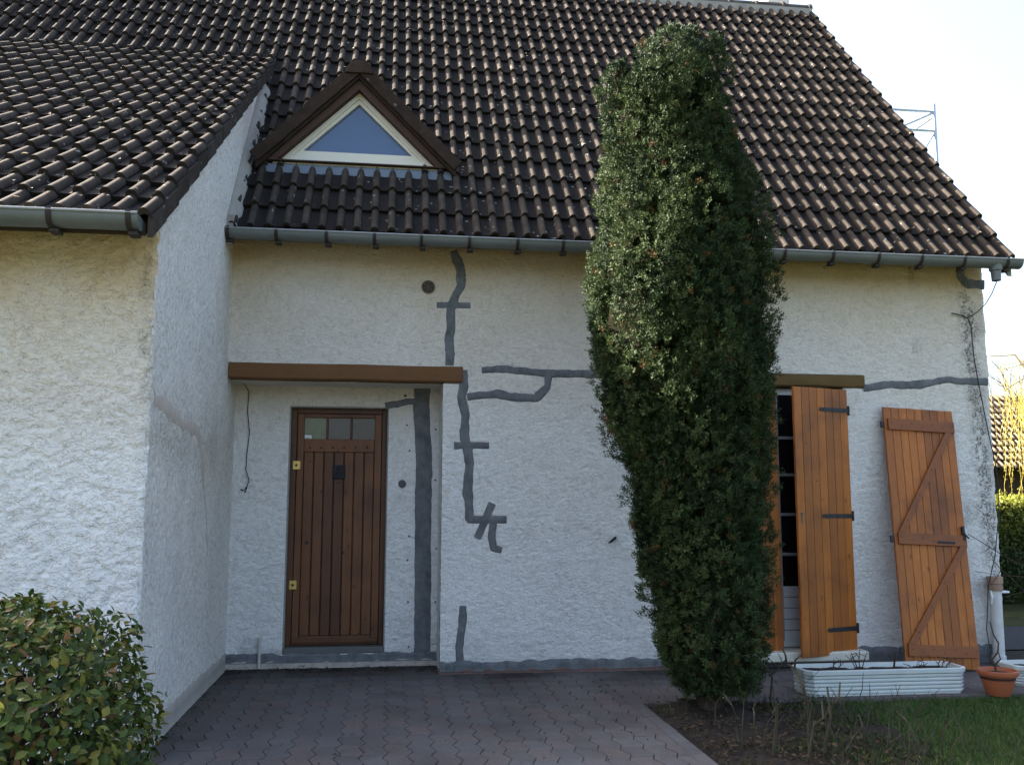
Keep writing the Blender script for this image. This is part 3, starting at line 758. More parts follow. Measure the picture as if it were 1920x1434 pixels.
b = MB(); q = dpt(577, 819); b.box((q[0]-.03, DY+.031, q[1]-.014), (q[0]+.034, DY+.0345, q[1]+.018)); st = b.build('sticker', M_WHITE, door)
b = MB(); b.box((q[0]-.024, DY+.0295, q[1]-.009), (q[0]+.016, DY+.0308, q[1]-.004)); b.build('sticker_print', M_BLACK, st)
q0, q1 = dpt(623, 898), dpt(648, 872)
b = MB(); b.box((q0[0], DY+.000, q0[1]), (q1[0], DY+.018, q1[1]), None, .003)
for k in range(5):
    t = q0[0]+.012+(q1[0]-q0[0]-.024)*k/4; b.tube([(t, DY-.006, q0[1]+.006), (t, DY-.006, q1[1]-.006)], .004, 6)
    t = q0[1]+.012+(q1[1]-q0[1]-.024)*k/4; b.tube([(q0[0]+.006, DY-.004, t), (q1[0]-.006, DY-.004, t)], .004, 6)
b.build('peephole_grille', M_BLACK, door)
b = MB(); q = dpt(635, 905); b.box((q[0]-.02, DY+.010, q[1]-.008), (q[0]+.02, DY+.018, q[1]+.008)); b.build('grille_plate', M_IRON, door)
for (a, c) in ((556, 872), (549, 1096)):
    q = dpt(a, c); b = MB(); b.box((q[0]-.032, DY-.008, q[1]-.040), (q[0]+.036, DY+.0125, q[1]+.040), None, .003); lp = b.build('lock_plate', M_BRASS, door)
    b = MB(); b.lathe([(.012, 0), (.012, .006), (.006, .007)], (q[0], DY-.008, q[1]), 14, 'Y'); b.build('keyhole', M_BLACK, lp, True)
nails = [(581+k*21.5, 839) for k in range(6)]+[(581, 865), (602, 921), (623, 980), (643, 1036), (664, 1099), (685, 1160)]
for a, c in nails:
    q = dpt(a, c); b = MB(); yy = DY+.013 if c < 850 else DY+.017; b.lathe([(.0095, 0), (.008, .004), (.003, .007)], (q[0], yy, q[1]), 10, 'Y'); b.build('nail', M_BLACK, door, True)
q = dpt(575, 1017); b = MB(); b.lathe([(.018, 0), (.018, .003), (.010, .004)], (q[0], DY+.015, q[1]), 14, 'Y'); b.build('lock_cap', M_IRON, door, True)
b = MB(); b.box((-.903, RY-.006, .118), (-.002, RY+.16, .172), None, .006); b.build('threshold', M_STONE, house)
b = MB(); b.box((-.93, RY-.008, .092), (.02, RY+.01, .116), None, .004); b.build('threshold_bed', M_WALL, house)

# french window behind its shutters
b = MB(); WY = .13
b.box((2.97, WY, .15), (3.03, WY+.06, 2.55), None, .004).box((4.22, WY, .15), (4.28, WY+.06, 2.55), None, .004).box((3.03, WY, 2.49), (4.22, WY+.06, 2.55), None, .004).box((3.03, WY, .15), (4.22, WY+.06, .20), None, .004)
win = b.build('french_window', M_WHITE, house)
b = MB(); b.box((3.60, WY+.005, .2), (3.675, WY+.055, 2.49), None, .004)
for z in (2.08, 1.73, 1.36, .99): b.box((3.031, WY+.012, z-.014), (4.219, WY+.04, z+.014), None, .004)
b.build('glazing_bars', m_simple('dull white bars', (.34, .35, .36), .5, .3), win)
b = MB(); b.box((3.03, WY+.042, .70), (4.22, WY+.05, 2.49)); b.build('pane', M_GLASS_W, win)
b = MB(); 
for k in range(5): b.box((3.03, WY+.02+.003*(k % 2), .20+k*.1), (4.22, WY+.05, .20+(k+1)*.1-.006), None, .004)
b.build('lower_panel', M_WHITE, win)
b = MB(); b.box((2.97, .20, .15), (4.28, .59, 2.55)); b.build('dark_interior', M_ROOM, win)
b = MB(); b.box((2.97, .0, .14), (2.976, WY, 2.55)); b.build('window_reveal', M_MORTAR, house)
b = MB(); b.box((4.274, 0, .14), (4.28, WY, 2.55)); b.build('window_reveal', M_MORTAR, house)
b = MB(); b.box((2.92, -.16, .06), (4.34, .14, .145), None, .012); b.build('window_sill', M_FRAME, house, label='pale painted concrete sill under the french window')
b = MB(); b.box((2.92, -.03, -.01), (4.34, .01, .06)); b.build('sill_base', M_CEM, house)

def shutter_planks(W, H, n, parent, M, th=.027, seed=1):
    r = random.Random(seed)
    for k in range(n):
        w = W/n; b = MB(); b.box((k*w+.0012, 0, r.uniform(0, .002)), ((k+1)*w-.0012, th, H-r.uniform(0, .003)), None, .0035, (r.random(), 0, 0))
        b.v = [tuple(M @ Vector(v)) for v in b.v]; b.build('plank', M_SHUT, parent, False, True)
    b = MB(); b.box((.006, th*.35, .006), (W-.006, th*.75, H-.006)); b.v = [tuple(M @ Vector(v)) for v in b.v]; b.build('tongue_joints', M_IRON, parent)
def strap(M, x0, x1, z, parent, y=0, h=.036):
    b = MB(); b.prism([(x0+.02, z-h/2), (x1, z-h/2-.002), (x1, z+h/2+.002), (x0+.02, z+h/2), (x0, z)], 1, y-.006, y-.0005)
    b.v = [tuple(M @ Vector(v)) for v in b.v]; n0 = len(b.v)
    b2 = MB(); b2.tube([(x1+.008, y-.002, z-.045), (x1+.008, y-.002, z+.045)], .012, 10)
    for xx in (x0+.06, (x0+x1)/2, x1-.05): b2.lathe([(.008, .006), (.006, .010), (.002, .011)], (xx, y, z), 8, 'Y')
    b.add([M @ Vector(v) for v in b2.v], b2.f); return b.build('hinge_strap', M_BLACK, parent)
# right-hand mounted shutter, ajar
hinge = Vector((4.285, -.055, .11)); W, H = .655, 2.42
ang_ = math.atan2(.20, .625)
def frameM(org, ux, uz):
    ux = ux.normalized(); uz = (uz-ux*uz.dot(ux)).normalized(); uy = uz.cross(ux)
    return Matrix(((ux.x, uy.x, uz.x, org.x), (ux.y, uy.y, uz.y, org.y), (ux.z, uy.z, uz.z, org.z), (0, 0, 0, 1)))
left = hinge+Vector((-math.cos(ang_)*W, -math.sin(ang_)*W, 0))
M1 = frameM(left, hinge-left, Vector((0, 0, 1)))
sh = empty('shutter', left, 'orange pine board shutter with three black hinge straps, hung ajar on the french window', 'shutter'); sh['label'] = sh['label']
del sh['category']; sh.parent = house; sh.matrix_parent_inverse = wmat(house).inverted()
sh['label'] = 'board shutter standing ajar with three black straps'
shutter_planks(W, H, 7, sh, M1, seed=2)
for z, l in ((2.22, .36), (1.24, .37), (.225, .36)): strap(M1, W-l, W, z, sh)
b = MB(); b.box((.045, -.008, 1.18), (.06, 0, 1.28), None, .002).tube([(.03, -.004, 1.27), (.065, -.012, 1.27)], .005, 6)
b.v = [tuple(M1 @ Vector(v)) for v in b.v]; b.build('latch', M_ZINC, sh)
# nail heads on the shutter, a diagonal line
for k in range(5):
    b = MB(); b.lathe([(.007, 0), (.005, .003)], (.13+.055*k, 0, 1.90-.17*k), 8, 'Y'); b.v = [tuple(M1 @ Vector(v)) for v in b.v]; b.build('nail', M_BLACK, sh)
# left-hand mounted shutter, closed behind the yew
M2 = frameM(Vector((2.97, -.045, .11)), Vector((1, 0, 0)), Vector((0, 0, 1)))
sh2 = empty('shutter', M2.to_translation(), None, None); sh2.parent = house; sh2.matrix_parent_inverse = wmat(house).inverted(); sh2['label'] = 'board shutter standing closed behind the yew'
shutter_planks(.615, 2.42, 7, sh2, M2, seed=4)
for z in (2.22, 1.24, .225):
    M3 = frameM(Vector((2.97+.615, -.045, .11)), Vector((-1, 0, 0)), Vector((0, 0, 1)))
    b = MB(); b.box((0, -.0065, z-.018), (.36, -.0005, z+.018)); b.v = [tuple(M2 @ Vector(v)) for v in b.v]; b.build('hinge_strap', M_BLACK, sh2)

# vent, doorbell, shutter hook, stub pipe on the wall
q = P(803, 538, 1, -.012); b = MB(); b.lathe([(.062, -.01), (.062, .006), (.052, .008), (.050, .002)], (q.x, -.004, q.z), 28, 'Y'); v = b.build('vent_grille', m_simple('brown vent plastic', (.13, .095, .06), .6, .3), house, True)
b = MB(); b.lathe([(.050, 0), (.049, .003)], (q.x, -.005, q.z), 24, 'Y'); b.build('vent_hole', M_BLACK, v)
for k in range(6):
    a = k*math.pi/3+.3; b = MB(); b.tube([(q.x, -.012, q.z), (q.x+.052*math.cos(a), -.012, q.z+.052*math.sin(a))], .004, 5)
    b.build('slat', v.data.materials[0], v)
for rr in (.018, .034):
    b = MB(); b.tube([(q.x+rr*math.cos(k*.4488), -.012, q.z+rr*math.sin(k*.4488)) for k in range(15)], .003, 5); b.build('slat', v.data.materials[0], v)
q = P(754, 907, 1, RY-.01); b = MB(); b.lathe([(.037, -.01), (.037, .010), (.030, .014), (.028, .010), (.014, .010), (.014, .016), (.008, .018)], (q.x, RY, q.z), 24, 'Y'); b.build('doorbell', m_simple('grey bell plate', (.09, .09, .095), .6, .3), house, True)
q = P(760, 742, 1, RY-.01); b = MB(); b.lathe([(.012, -.01), (.012, .012), (.006, .016)], (q.x, RY, q.z), 12, 'Y'); b.build('wall_plug', M_IRON, house, True)
q = P(1148, 1012, 1, -.01); b = MB(); b.prism([(q.x-.045, q.z-.028), (q.x-.01, q.z-.022), (q.x+.030, q.z+.010), (q.x+.036, q.z+.034), (q.x+.018, q.z+.030), (q.x-.012, q.z+.004)], 1, -.035, -.022)
b.tube([(q.x+.012, .0, q.z+.005), (q.x+.012, -.03, q.z+.005)], .006, 8); b.build('shutter_stop', M_BLACK, house)
# small plug holes beside the cement strip
for (a, c) in ((763, 797), (768, 845), (767, 1005), (764, 1050), (765, 1128), (766, 1212), (817, 805), (816, 900), (818, 1028), (816, 1128)):
    q = P(a, c, 1, RY); b = MB(); b.lathe([(.009, -.004), (.009, .0075), (.004, .008)], (q.x, RY, q.z), 8, 'Y'); b.build('plug_hole', M_BLACK, house)

# ------------------------------------------------------------------ loose things by the wall
t = empty('leaning_shutter', (4.9, -.3, 0), 'orange pine shutter with Z shaped braces, unhung and leaning against the wall', 'shutter')
TL = Vector((4.63, -.075, 2.37)); BL = Vector((4.515, -.45, .045)); W, H = .70, 2.36
_uz = (TL-BL).normalized(); _ux = Vector((1, .0, 0)); Mz = frameM(BL, _ux-_uz*_ux.dot(_uz), _uz)
shutter_planks(W, H, 9, t, Mz, seed=7)
def on_sh(pts, y0, y1, name, mat, ax=0):
    b = MB(); b.prism(pts, 1, y0, y1); b.v = [tuple(Mz @ Vector(v)) for v in b.v]; return b.build(name, mat, t, False, True)
M_BATTV = m_wood('orange stained brace', (.43, .138, .021), (.32, .092, .015), (.10, .030, .010), 2)
zb = [(2.14, 2.245), (1.075, 1.175), (.10, .20)]
for z0, z1 in zb:
    bt = on_sh([(.03, z0), (.69, z0), (.69, z1), (.03, z1)], -.024, -.0006, 'batten', M_BATT)
    for k in range(7):
        b = MB(); b.lathe([(.006, .024), (.004, .027)], (.06+k*.102, 0, (z0+z1)/2+.012*(-1)**k), 8, 'Y'); b.v = [tuple(Mz @ Vector(v)) for v in b.v]; b.build('screw', M_BLACK, bt)
def brace(xa, za, xb, zb_, w=.055):
    d = Vector((xb-xa, zb_-za)).normalized(); dx = w/d.y/1
    on_sh([(xa, za), (xa+dx, za), (xb, zb_), (xb-dx, zb_)], -.023, -.0008, 'brace', M_BATTV)
    for k in range(4):
        f = .12+.25*k; b = MB(); b.lathe([(.006, .023), (.004, .026)], (xa+(xb-xa)*f+dx*(.5-f), 0, za+(zb_-za)*f), 8, 'Y'); b.v = [tuple(Mz @ Vector(v)) for v in b.v]; b.build('screw', M_BLACK, t)
brace(.035, 1.177, .66, 2.139); brace(.035, .202, .69, 1.073)
for z in (2.19, 1.12, .15):
    b = MB(); b.box((-.035, .004, z-.03), (-.001, .020, z+.03), None, .003); b.v = [tuple(Mz @ Vector(v)) for v in b.v]; b.build('hinge_knuckle', M_BLACK, t)
b = MB(); b.box((.40, -.032, 1.095), (.57, -.0245, 1.115), None, .003).box((.655, -.03, 1.13), (.68, -.001, 1.26), None, .004).tube([(.66, -.035, 1.20), (.705, -.035, 1.15)], .007, 8)
b.v = [tuple(Mz @ Vector(v)) for v in b.v]; b.build('latch', M_BLACK, t)

# white downpipe shoe at the corner
t = empty('downpipe', (5.66, -.1, 0), 'short white cast drainpipe with rusty collar standing at the right corner', 'drainpipe')
b = MB(); b.tube([(5.655, -.085, -.02), (5.66, -.085, .70)], .052, 18); b.tube([(5.655, -.085, -.01), (5.655, -.085, .07)], .062, 18); b.build('pipe', m_simple('chipped white paint', (.56, .55, .52), .6, .3, 0, .3, 14, .4), t, True)
b = MB(); b.lathe([(.062, 0), (.068, .03), (.062, .06), (.07, .065), (.07, .125), (.056, .13), (.05, .10)], (5.66, -.085, .66), 20); b.build('collar', M_RUST, t, True)
b = MB(); b.tube([(5.60, -.10, .66), (5.60, -.12, .60), (5.60, -.10, .54)], .010, 6).box((5.70, -.12, .64), (5.78, -.04, .655)); b.build('clamp', M_WHITE, t)

# cables
t = [P(a, c, 1, -.03) for a, c in ((1784, 587), (1793, 589), (1806, 592), (1815, 597), (1821, 612), (1823, 640), (1826, 670), (1834, 715), (1843, 760), (1853, 810), (1862, 850), (1868, 878))]
b = MB(); b.tube(t, .0055, 6)
t2 = [P(1812, 596, 1, -.03), P(1822, 592, 1, -.05), P(1835, 583, 1, -.10), P(1848, 570, 1, -.2), P(1860, 550, 1, -.3), P(1868, 530, 1, -.36), P(1868, 522, 1, -.385)]
b.tube(t2, .0045, 6); t3 = [P(1868, 878, 1, -.03), P(1871, 900, 1, -.04), P(1873, 960, 1, -.05), P(1866, 1040, 1, -.12), P(1853, 1100, 1, -.14), P(1850, 1180, 1, -.14), P(1856, 1215, 1, -.14)]
b.tube(t3, .0045, 6); tag(b.build('cable', M_CABLE, None, True), 'thin black cable hanging down the right corner from the gutter outlet', 'cable')
t = [P(a, c, 1, RY-.02) for a, c in ((462, 716), (467, 735), (464, 770), (468, 810), (463, 850), (461, 880), (467, 900), (463, 912), (456, 919))]
t[0] = Vector((t[0].x, .30, 2.53))
b = MB(); b.tube(t, .004, 6).tube([t[-2], P(459, 924, 1, RY-.02)], .006, 6).tube([t[-1], P(451, 917, 1, RY-.02)], .006, 6)
tag(b.build('cable', M_CABLE, None, True), 'short black cable dangling loose under the beam left of the door', 'cable')
b = MB(); q = P(484, 1240, 1, RY-.10); b.tube([(q.x, RY-.045, -.01), (q.x, RY-.045, .26)], .013, 12); b.tube([(q.x, RY-.045, .24), (q.x, RY-.045, .275)], .017, 12)
tag(b.build('stub_pipe', m_simple('dirty white pipe', (.48, .47, .42), .6, .3, 0, .3, 20), None, True), 'thin white stub pipe standing against the wall left of the door', 'pipe')

# troughs
def trough(x0, x1, y0, y1, h, label, mat):
    t = empty('planter_trough', ((x0+x1)/2, (y0+y1)/2, 0), label, 'planter', 'white ribbed planter troughs')
    ch = .05
    def ring(ins, z): return [(x0+ins+ch, y0+ins, z), (x1-ins-ch, y0+ins, z), (x1-ins, y0+ins+ch, z), (x1-ins, y1-ins-ch, z), (x1-ins-ch, y1-ins, z), (x0+ins+ch, y1-ins, z), (x0+ins, y1-ins-ch, z), (x0+ins, y0+ins+ch, z)]
    rows = []; z = 0; rows += ring(.018, 0)
    nr = 5
    for k in range(nr):
        zz = .012+k*(h-.05)/nr; dz = (h-.05)/nr
        for f, ins in ((.0, .020), (.15, .010), (.55, .008), (.85, .012), (.95, .022)): rows += ring(ins-.002*k/nr*2, zz+f*dz)
    rows += ring(.012, h-.036)+ring(-.004, h-.034)+ring(-.006, h-.004)+ring(-.002, h)+ring(.016, h)+ring(.022, h-.03)+ring(.024, h-.07)
    n = len(rows)//8; F = [(i*8+j, i*8+(j+1) % 8, (i+1)*8+(j+1) % 8, (i+1)*8+j) for i in range(n-1) for j in range(8)]+[tuple(range(7, -1, -1))]
    me = bpy.data.meshes.new('trough'); me.from_pydata([tuple(r) for r in rows], [], F); me.update(); link('trough_body', me, mat, t)
    gx_, gy_ = np.meshgrid(np.linspace(x0+.022, x1-.022, 60), np.linspace(y0+.022, y1-.022, 20), indexing='ij')
    gz_ = h-.035+.03*(fbm(gx_*14, gy_*14, 3)-.5); idx = np.arange(1200).reshape(60, 20)
    mesh_np('potting_soil', np.stack([gx_, gy_, gz_], -1).reshape(-1, 3), np.stack([idx[:-1, :-1], idx[1:, :-1], idx[1:, 1:], idx[:-1, 1:]], -1).reshape(-1, 4), M_SOIL, t, True)
    return t
M_TRO = m_simple('weathered white plastic', (.52, .55, .51), .55, .3, 0, .16, 7)
trough(3.21, 4.54, -1.30, -.98, .195, 'long white ribbed planter trough with withered stalks, on the grass below the shutters', M_TRO)
trough(5.10, 6.2, -1.12, -.82, .16, 'white ribbed planter trough right of the terracotta pot at the frame edge', M_TRO)
def plant_in(name, label, cat, stems, mat=M_TWIG, group=None, leaves=None):
    t = empty(name, stems[0][0][0], label, cat, group)
    b = MB()
    for pts, r in stems:
        r = [r*(1-.55*i/(len(pts)-1)) for i in range(len(pts))]; b.tube(pts, r, 6)
    b.build('stems', mat, t, True)
    if leaves: leaves(t)
    return t
def jit(pts, a, r): return [Vector(p)+Vector((r.uniform(-a, a), r.uniform(-a, a), 0)) for p in pts]
r5 = random.Random(5)
spots = [(3.50, 3, .10, 'first withered stalk cluster from the left in the long white trough'), (3.72, 5, .16, 'tall branching withered stalks left of centre in the long white trough'), (4.00, 1, .18, 'single thick cut stump sticking out of the middle of the trough'),
         (4.20, 4, .07, 'low dark withered sprig right of the middle of the trough'), (4.42, 3, .09, 'last small withered sprig at the right end of the trough')]
for x, k, h, lb in spots:
    st = []
    for i in range(k):
        dx, dy = r5.uniform(-.05, .05)*(k > 1), r5.uniform(-.03, .03)
        p0 = Vector((x+dx*.3, -1.14+dy*.3, .15)); st.append(([p0, p0+Vector((dx*.6, dy, h*.5)), p0+Vector((dx*1.6, dy*1.5, h*r5.uniform(.7, 1.1)))], .010 if k == 1 else .005))
        if k > 1 and r5.random() < .7:
            q = p0+Vector((dx*.8, dy, h*.6)); st.append(([q, q+Vector((r5.uniform(-.05, .05), 0, .03)), q+Vector((r5.uniform(-.06, .06), 0, .05))], .004))
    plant_in('withered_plant', lb, 'dead plant', st, M_BARK, 'withered plants in the trough')

# terracotta pot with twisted little plant
t = empty('flower_pot', (4.745, -1.36, 0), 'round terracotta coloured flower pot on the grass beside the trough', 'flower pot')
b = MB(); b.lathe([(.082, -.005), (.094, .02), (.122, .115), (.128, .145), (.146, .15), (.151, .165), (.149, .185), (.137, .188), (.130, .17), (.122, .14)], (4.745, -1.36, 0), 40)
b.f = b.f[:-1]; b.build('pot', M_TERRA, t, True)
b = MB(); b.lathe([(.127, .12), (.126, .155), (.08, .165), (.02, .17)], (4.745, -1.36, 0), 24); b.build('potting_soil', M_SOIL, t, True)
q = lambda a, c: P(a, c, 1, -1.33)
plant_in('potted_vine', 'thin twisted bare vine growing out of the terracotta pot', 'bare plant', [([Vector((4.75, -1.34, .15)), q(1866, 1250), q(1860, 1236), q(1871, 1222), q(1872, 1205), q(1863, 1190), q(1856, 1165)], .010), ([q(1866, 1245), q(1876, 1235), q(1872, 1222)], .007), ([q(1860, 1240), q(1850, 1228), q(1858, 1220)], .005)], M_BARK)

# ------------------------------------------------------------------ foliage helpers
def leafmesh(pos, dirn, nrm, ln, wd, col, name, mat, parent, fold=.15, curl=0.1):
    """many folded pointed leaves: 6 vertices, 4 faces (tri-quads as quads)"""
    n = len(pos); d = dirn/np.linalg.norm(dirn, axis=1, keepdims=True); s = np.cross(d, nrm); s /= np.linalg.norm(s, axis=1, keepdims=True)+1e-9; u = np.cross(s, d)
    ln = ln[:, None]; wd = wd[:, None]
    base = pos; tip = pos+d*ln-u*ln*curl
    m1 = pos+d*ln*.33+u*ln*.02; m2 = pos+d*ln*.7-u*ln*curl*.4
    a1 = m1+s*wd*.5+u*wd*fold; b1 = m1-s*wd*.5+u*wd*fold; a2 = m2+s*wd*.42+u*wd*fold; b2 = m2-s*wd*.42+u*wd*fold
    V = np.stack([base, a1, a2, tip, b2, b1, m1, m2], 1).reshape(-1, 3)
    f = np.array([(0, 1, 6, 6), (1, 2, 7, 6), (2, 3, 7, 7), (0, 6, 5, 5), (6, 7, 4, 5), (7, 3, 4, 4)])
    tri = [(0, 6, 1), (0, 5, 6), (1, 6, 7), (1, 7, 2), (6, 5, 4), (6, 4, 7), (2, 7, 3), (7, 4, 3)]
    F = (np.array(tri)[None]+(np.arange(n)*8)[:, None, None]).reshape(-1, 3)
    return mesh_np(name, V, F, mat, parent, False, np.repeat(col, 8, 0))
def needlemesh(pos, dirn, ln, wd, col, name, mat, parent, seed=1, face=None):
    r = np.random.default_rng(seed); n = len(pos); d = dirn/np.linalg.norm(dirn, axis=1, keepdims=True)
    s = np.cross(d, r.normal(size=(n, 3)) if face is None else face+r.normal(0, .38, (n, 3))); s /= np.linalg.norm(s, axis=1, keepdims=True)+1e-9
    ln = ln[:, None]; wd = wd[:, None]
    V = np.stack([pos-s*wd*.35, pos+d*ln*.55-s*wd*.5, pos+d*ln, pos+d*ln*.55+s*wd*.5], 1).reshape(-1, 3)
    F = (np.array([[0, 1, 2, 3]])+(np.arange(n)*4)[:, None])
    return mesh_np(name, V, F, mat, parent, False, np.repeat(col, 4, 0))

# ------------------------------------------------------------------ the yew
def yew():
    r = np.random.default_rng(11); cy = -1.62
    t = empty('yew_tree', (2.32, cy, 0), 'tall dark green columnar yew in front of the facade', 'tree')
    tab = [(60, 1200, 1385), (90, 1165, 1392), (140, 1112, 1398), (200, 1106, 1402), (260, 1122, 1400), (330, 1128, 1422), (400, 1118, 1432), (460, 1108, 1440), (520, 1096, 1448), (600, 1098, 1450), (660, 1106, 1450),
           (750, 1122, 1452), (850, 1145, 1450), (950, 1165, 1448), (1050, 1190, 1446), (1110, 1205, 1446), (1180, 1215, 1445), (1230, 1225, 1440), (1270, 1250, 1430), (1300, 1262, 1425), (1325, 1285, 1400)]
    Z = []; XA = []; XB = []
    for py, a, c in tab:
        pa = P(a+(4 if py < 800 else 12), py, 1, cy); pc = P(c-12, py, 1, cy); Z.append((pa.z+pc.z)/2); XA.append(pa.x); XB.append(pc.x)
    Z, XA, XB = map(np.array, (Z[::-1], XA[::-1], XB[::-1]))
    cx = lambda z: (np.interp(z, Z, XA)+np.interp(z, Z, XB))/2
    rad = lambda z: (np.interp(z, Z, XB)-np.interp(z, Z, XA))/2
    # plumes: upright shoots round the outside, inner ones, and short side shoots
    def tipz(c): return float(np.interp(c, [-1, -.7, -.45, -.15, .3, .6, .8, 1], [4.80, 4.80, 4.92, 5.02, 5.02, 5.02, 4.85, 4.45]))
    pl_ = []
    for k in range(17):
        th = 2*math.pi*k/17+r.normal(0, .07); pl_.append((th, 1.0+r.normal(0, .05), tipz(math.cos(th))-abs(r.normal(0, .12))))
    for k in range(14):
        th = 2*math.pi*k/14+r.normal(0, .2); pl_.append((th, .62, tipz(.62*math.cos(th))-abs(r.normal(0, .10))))
    pl_ += [(3.5, .55, 4.98), (2.9, .20, 5.04), (5.0, .3, 5.02), (-.3, .60, 5.04), (.4, .68, 5.00), (4.2, .85, 4.90)]
    NM = len(pl_)
    for k in range(46): pl_.append((r.uniform(math.pi*.8, 2.2*math.pi), .97+r.normal(0, .025), r.uniform(1.0, 4.3)))
    pos = []; dr = []; cc = []; nr_ = []; stems = MB()
    for i, (th, ro, zt) in enumerate(pl_):
        main = i < NM; z0 = .12 if main else max(.25, zt-r.uniform(.5, 1.0)); lr0 = r.uniform(.10, .21) if main else r.uniform(.08, .13)
        L = zt-z0; nc = int(L*(260 if ro > .9 else 110)*(1 if main else .85)); Q = 7; n = nc*Q
        zz = z0+L*r.random(nc); ph = r.uniform(0, 2*math.pi, nc)
        w = np.interp((zt-zz), [0, .05, .25, .6, 9], [.05, .40, .80, 1, 1])*lr0*(1+.35*np.sin(zz*7+i*2.1))
        R = np.maximum(rad(zz)*ro*(1+.03*math.sin(i*2.4))-lr0*1.05, .02)+.03*np.sin(zz*2.3+i*1.9); tw = .08*np.sin(zz*1.7+i*1.3)
        rr = w*np.sqrt(r.uniform(.5, 1, nc))*(1+.25*np.sin(zz*15+ph*2+i)*np.sin(ph*3+zz*5))
        q_ = (np.abs(np.cos(th+tw))**1.45+np.abs(np.sin(th+tw))**1.45)**(-1/1.45)*1.04
        ax = cx(zz)+R*q_*np.cos(th+tw)-.05*R*(np.sin(th+tw) < 0)*np.abs(np.sin(th+tw)); ay = cy+1.15*R*q_*np.sin(th+tw)
        cen = np.stack([ax+rr*np.cos(ph), ay+rr*np.sin(ph), zz], 1)
        od = np.stack([np.cos(ph)*.8+.5*math.cos(th), np.sin(ph)*.8+.5*math.sin(th), r.uniform(.5, 1.7, nc)], 1); od /= np.linalg.norm(od, axis=1, keepdims=True)
        out = np.repeat(od, Q, 0)+r.normal(0, .45, (n, 3)); p = np.repeat(cen, Q, 0)+r.normal(0, .010, (n, 3))
        pos.append(p); dr.append(out); nr_.append(np.repeat(od, Q, 0)+np.array([0, 0, .3])); g = np.repeat(r.random(nc), Q)[:, None]; tone = r.normal(0, .12)
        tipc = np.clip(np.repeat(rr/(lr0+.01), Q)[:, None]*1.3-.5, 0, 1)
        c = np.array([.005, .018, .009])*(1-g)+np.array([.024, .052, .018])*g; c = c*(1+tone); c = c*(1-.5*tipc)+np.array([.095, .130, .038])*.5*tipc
        br = np.repeat(r.random(nc) < .018, Q)[:, None]; c = np.where(br, np.array([.12, .062, .02]), c); cc.append(c)
        if main: stems.tube([(float(cx(z)+max(rad(z)*ro*.7-.1, .02)*math.cos(th)), float(cy+.8*max(rad(z)*ro*.7-.1, .02)*math.sin(th)), float(z)) for z in np.linspace(.12, zt-.25, 9)], [.020*(1-.09*k) for k in range(9)], 6)
    pos = np.concatenate(pos); dr = np.concatenate(dr); cc = np.concatenate(cc); nr_ = np.concatenate(nr_)
    dr /= np.linalg.norm(dr, axis=1, keepdims=True)
    # every sprig: a few needles fanned round its axis
    K = 6; n = len(pos); P3 = np.repeat(pos, K, 0); D3 = np.repeat(dr, K, 0); kk = np.tile(np.arange(K), n)
    off = r.normal(0, 1, (n*K, 3)); off -= (off*D3).sum(1, keepdims=True)*D3; off /= np.linalg.norm(off, axis=1, keepdims=True)
    base = P3+D3*(kk[:, None]*.0060); nd = D3*.75+off*.8; nd[kk == K-1] = D3[kk == K-1]
    C3 = np.repeat(cc, K, 0)*r.uniform(.75, 1.25, (n*K, 1))
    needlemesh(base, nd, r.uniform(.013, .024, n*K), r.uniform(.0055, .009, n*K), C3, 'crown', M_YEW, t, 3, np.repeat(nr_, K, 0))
    stems.build('branches', M_BARK, t, True)
    b = MB(); b.tube([(2.33, cy, -.05), (2.32, cy, .12), (2.30, cy, .5), (2.25, cy, 2.5), (2.24, cy, 4.3)], [.10, .085, .075, .05, .02], 12)
    for k in range(7): 
        a = k*.9; b.tube([(2.32+.05*math.cos(a), cy+.05*math.sin(a), .02), (2.33+.13*math.cos(a), cy+.13*math.sin(a), .25), (2.3+.3*math.cos(a), cy+.25*math.sin(a), .8)], [.035, .028, .018], 8)
    b.build('trunk', M_BARK, t, True)
    # inner dead mass that closes the crown
    nu, nv = 28, 60; V = []
    zs = np.linspace(.42, 4.75, nv)
    for z in zs:
        for k in range(nu):
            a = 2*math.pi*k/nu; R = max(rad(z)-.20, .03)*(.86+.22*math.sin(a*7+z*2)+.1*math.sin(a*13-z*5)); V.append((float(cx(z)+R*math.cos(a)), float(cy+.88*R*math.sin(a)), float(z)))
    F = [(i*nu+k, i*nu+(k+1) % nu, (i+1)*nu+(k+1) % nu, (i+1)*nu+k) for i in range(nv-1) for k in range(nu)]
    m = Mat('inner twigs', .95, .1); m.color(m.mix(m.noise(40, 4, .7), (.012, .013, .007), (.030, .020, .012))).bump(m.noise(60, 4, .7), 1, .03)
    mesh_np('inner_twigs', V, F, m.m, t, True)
yew()

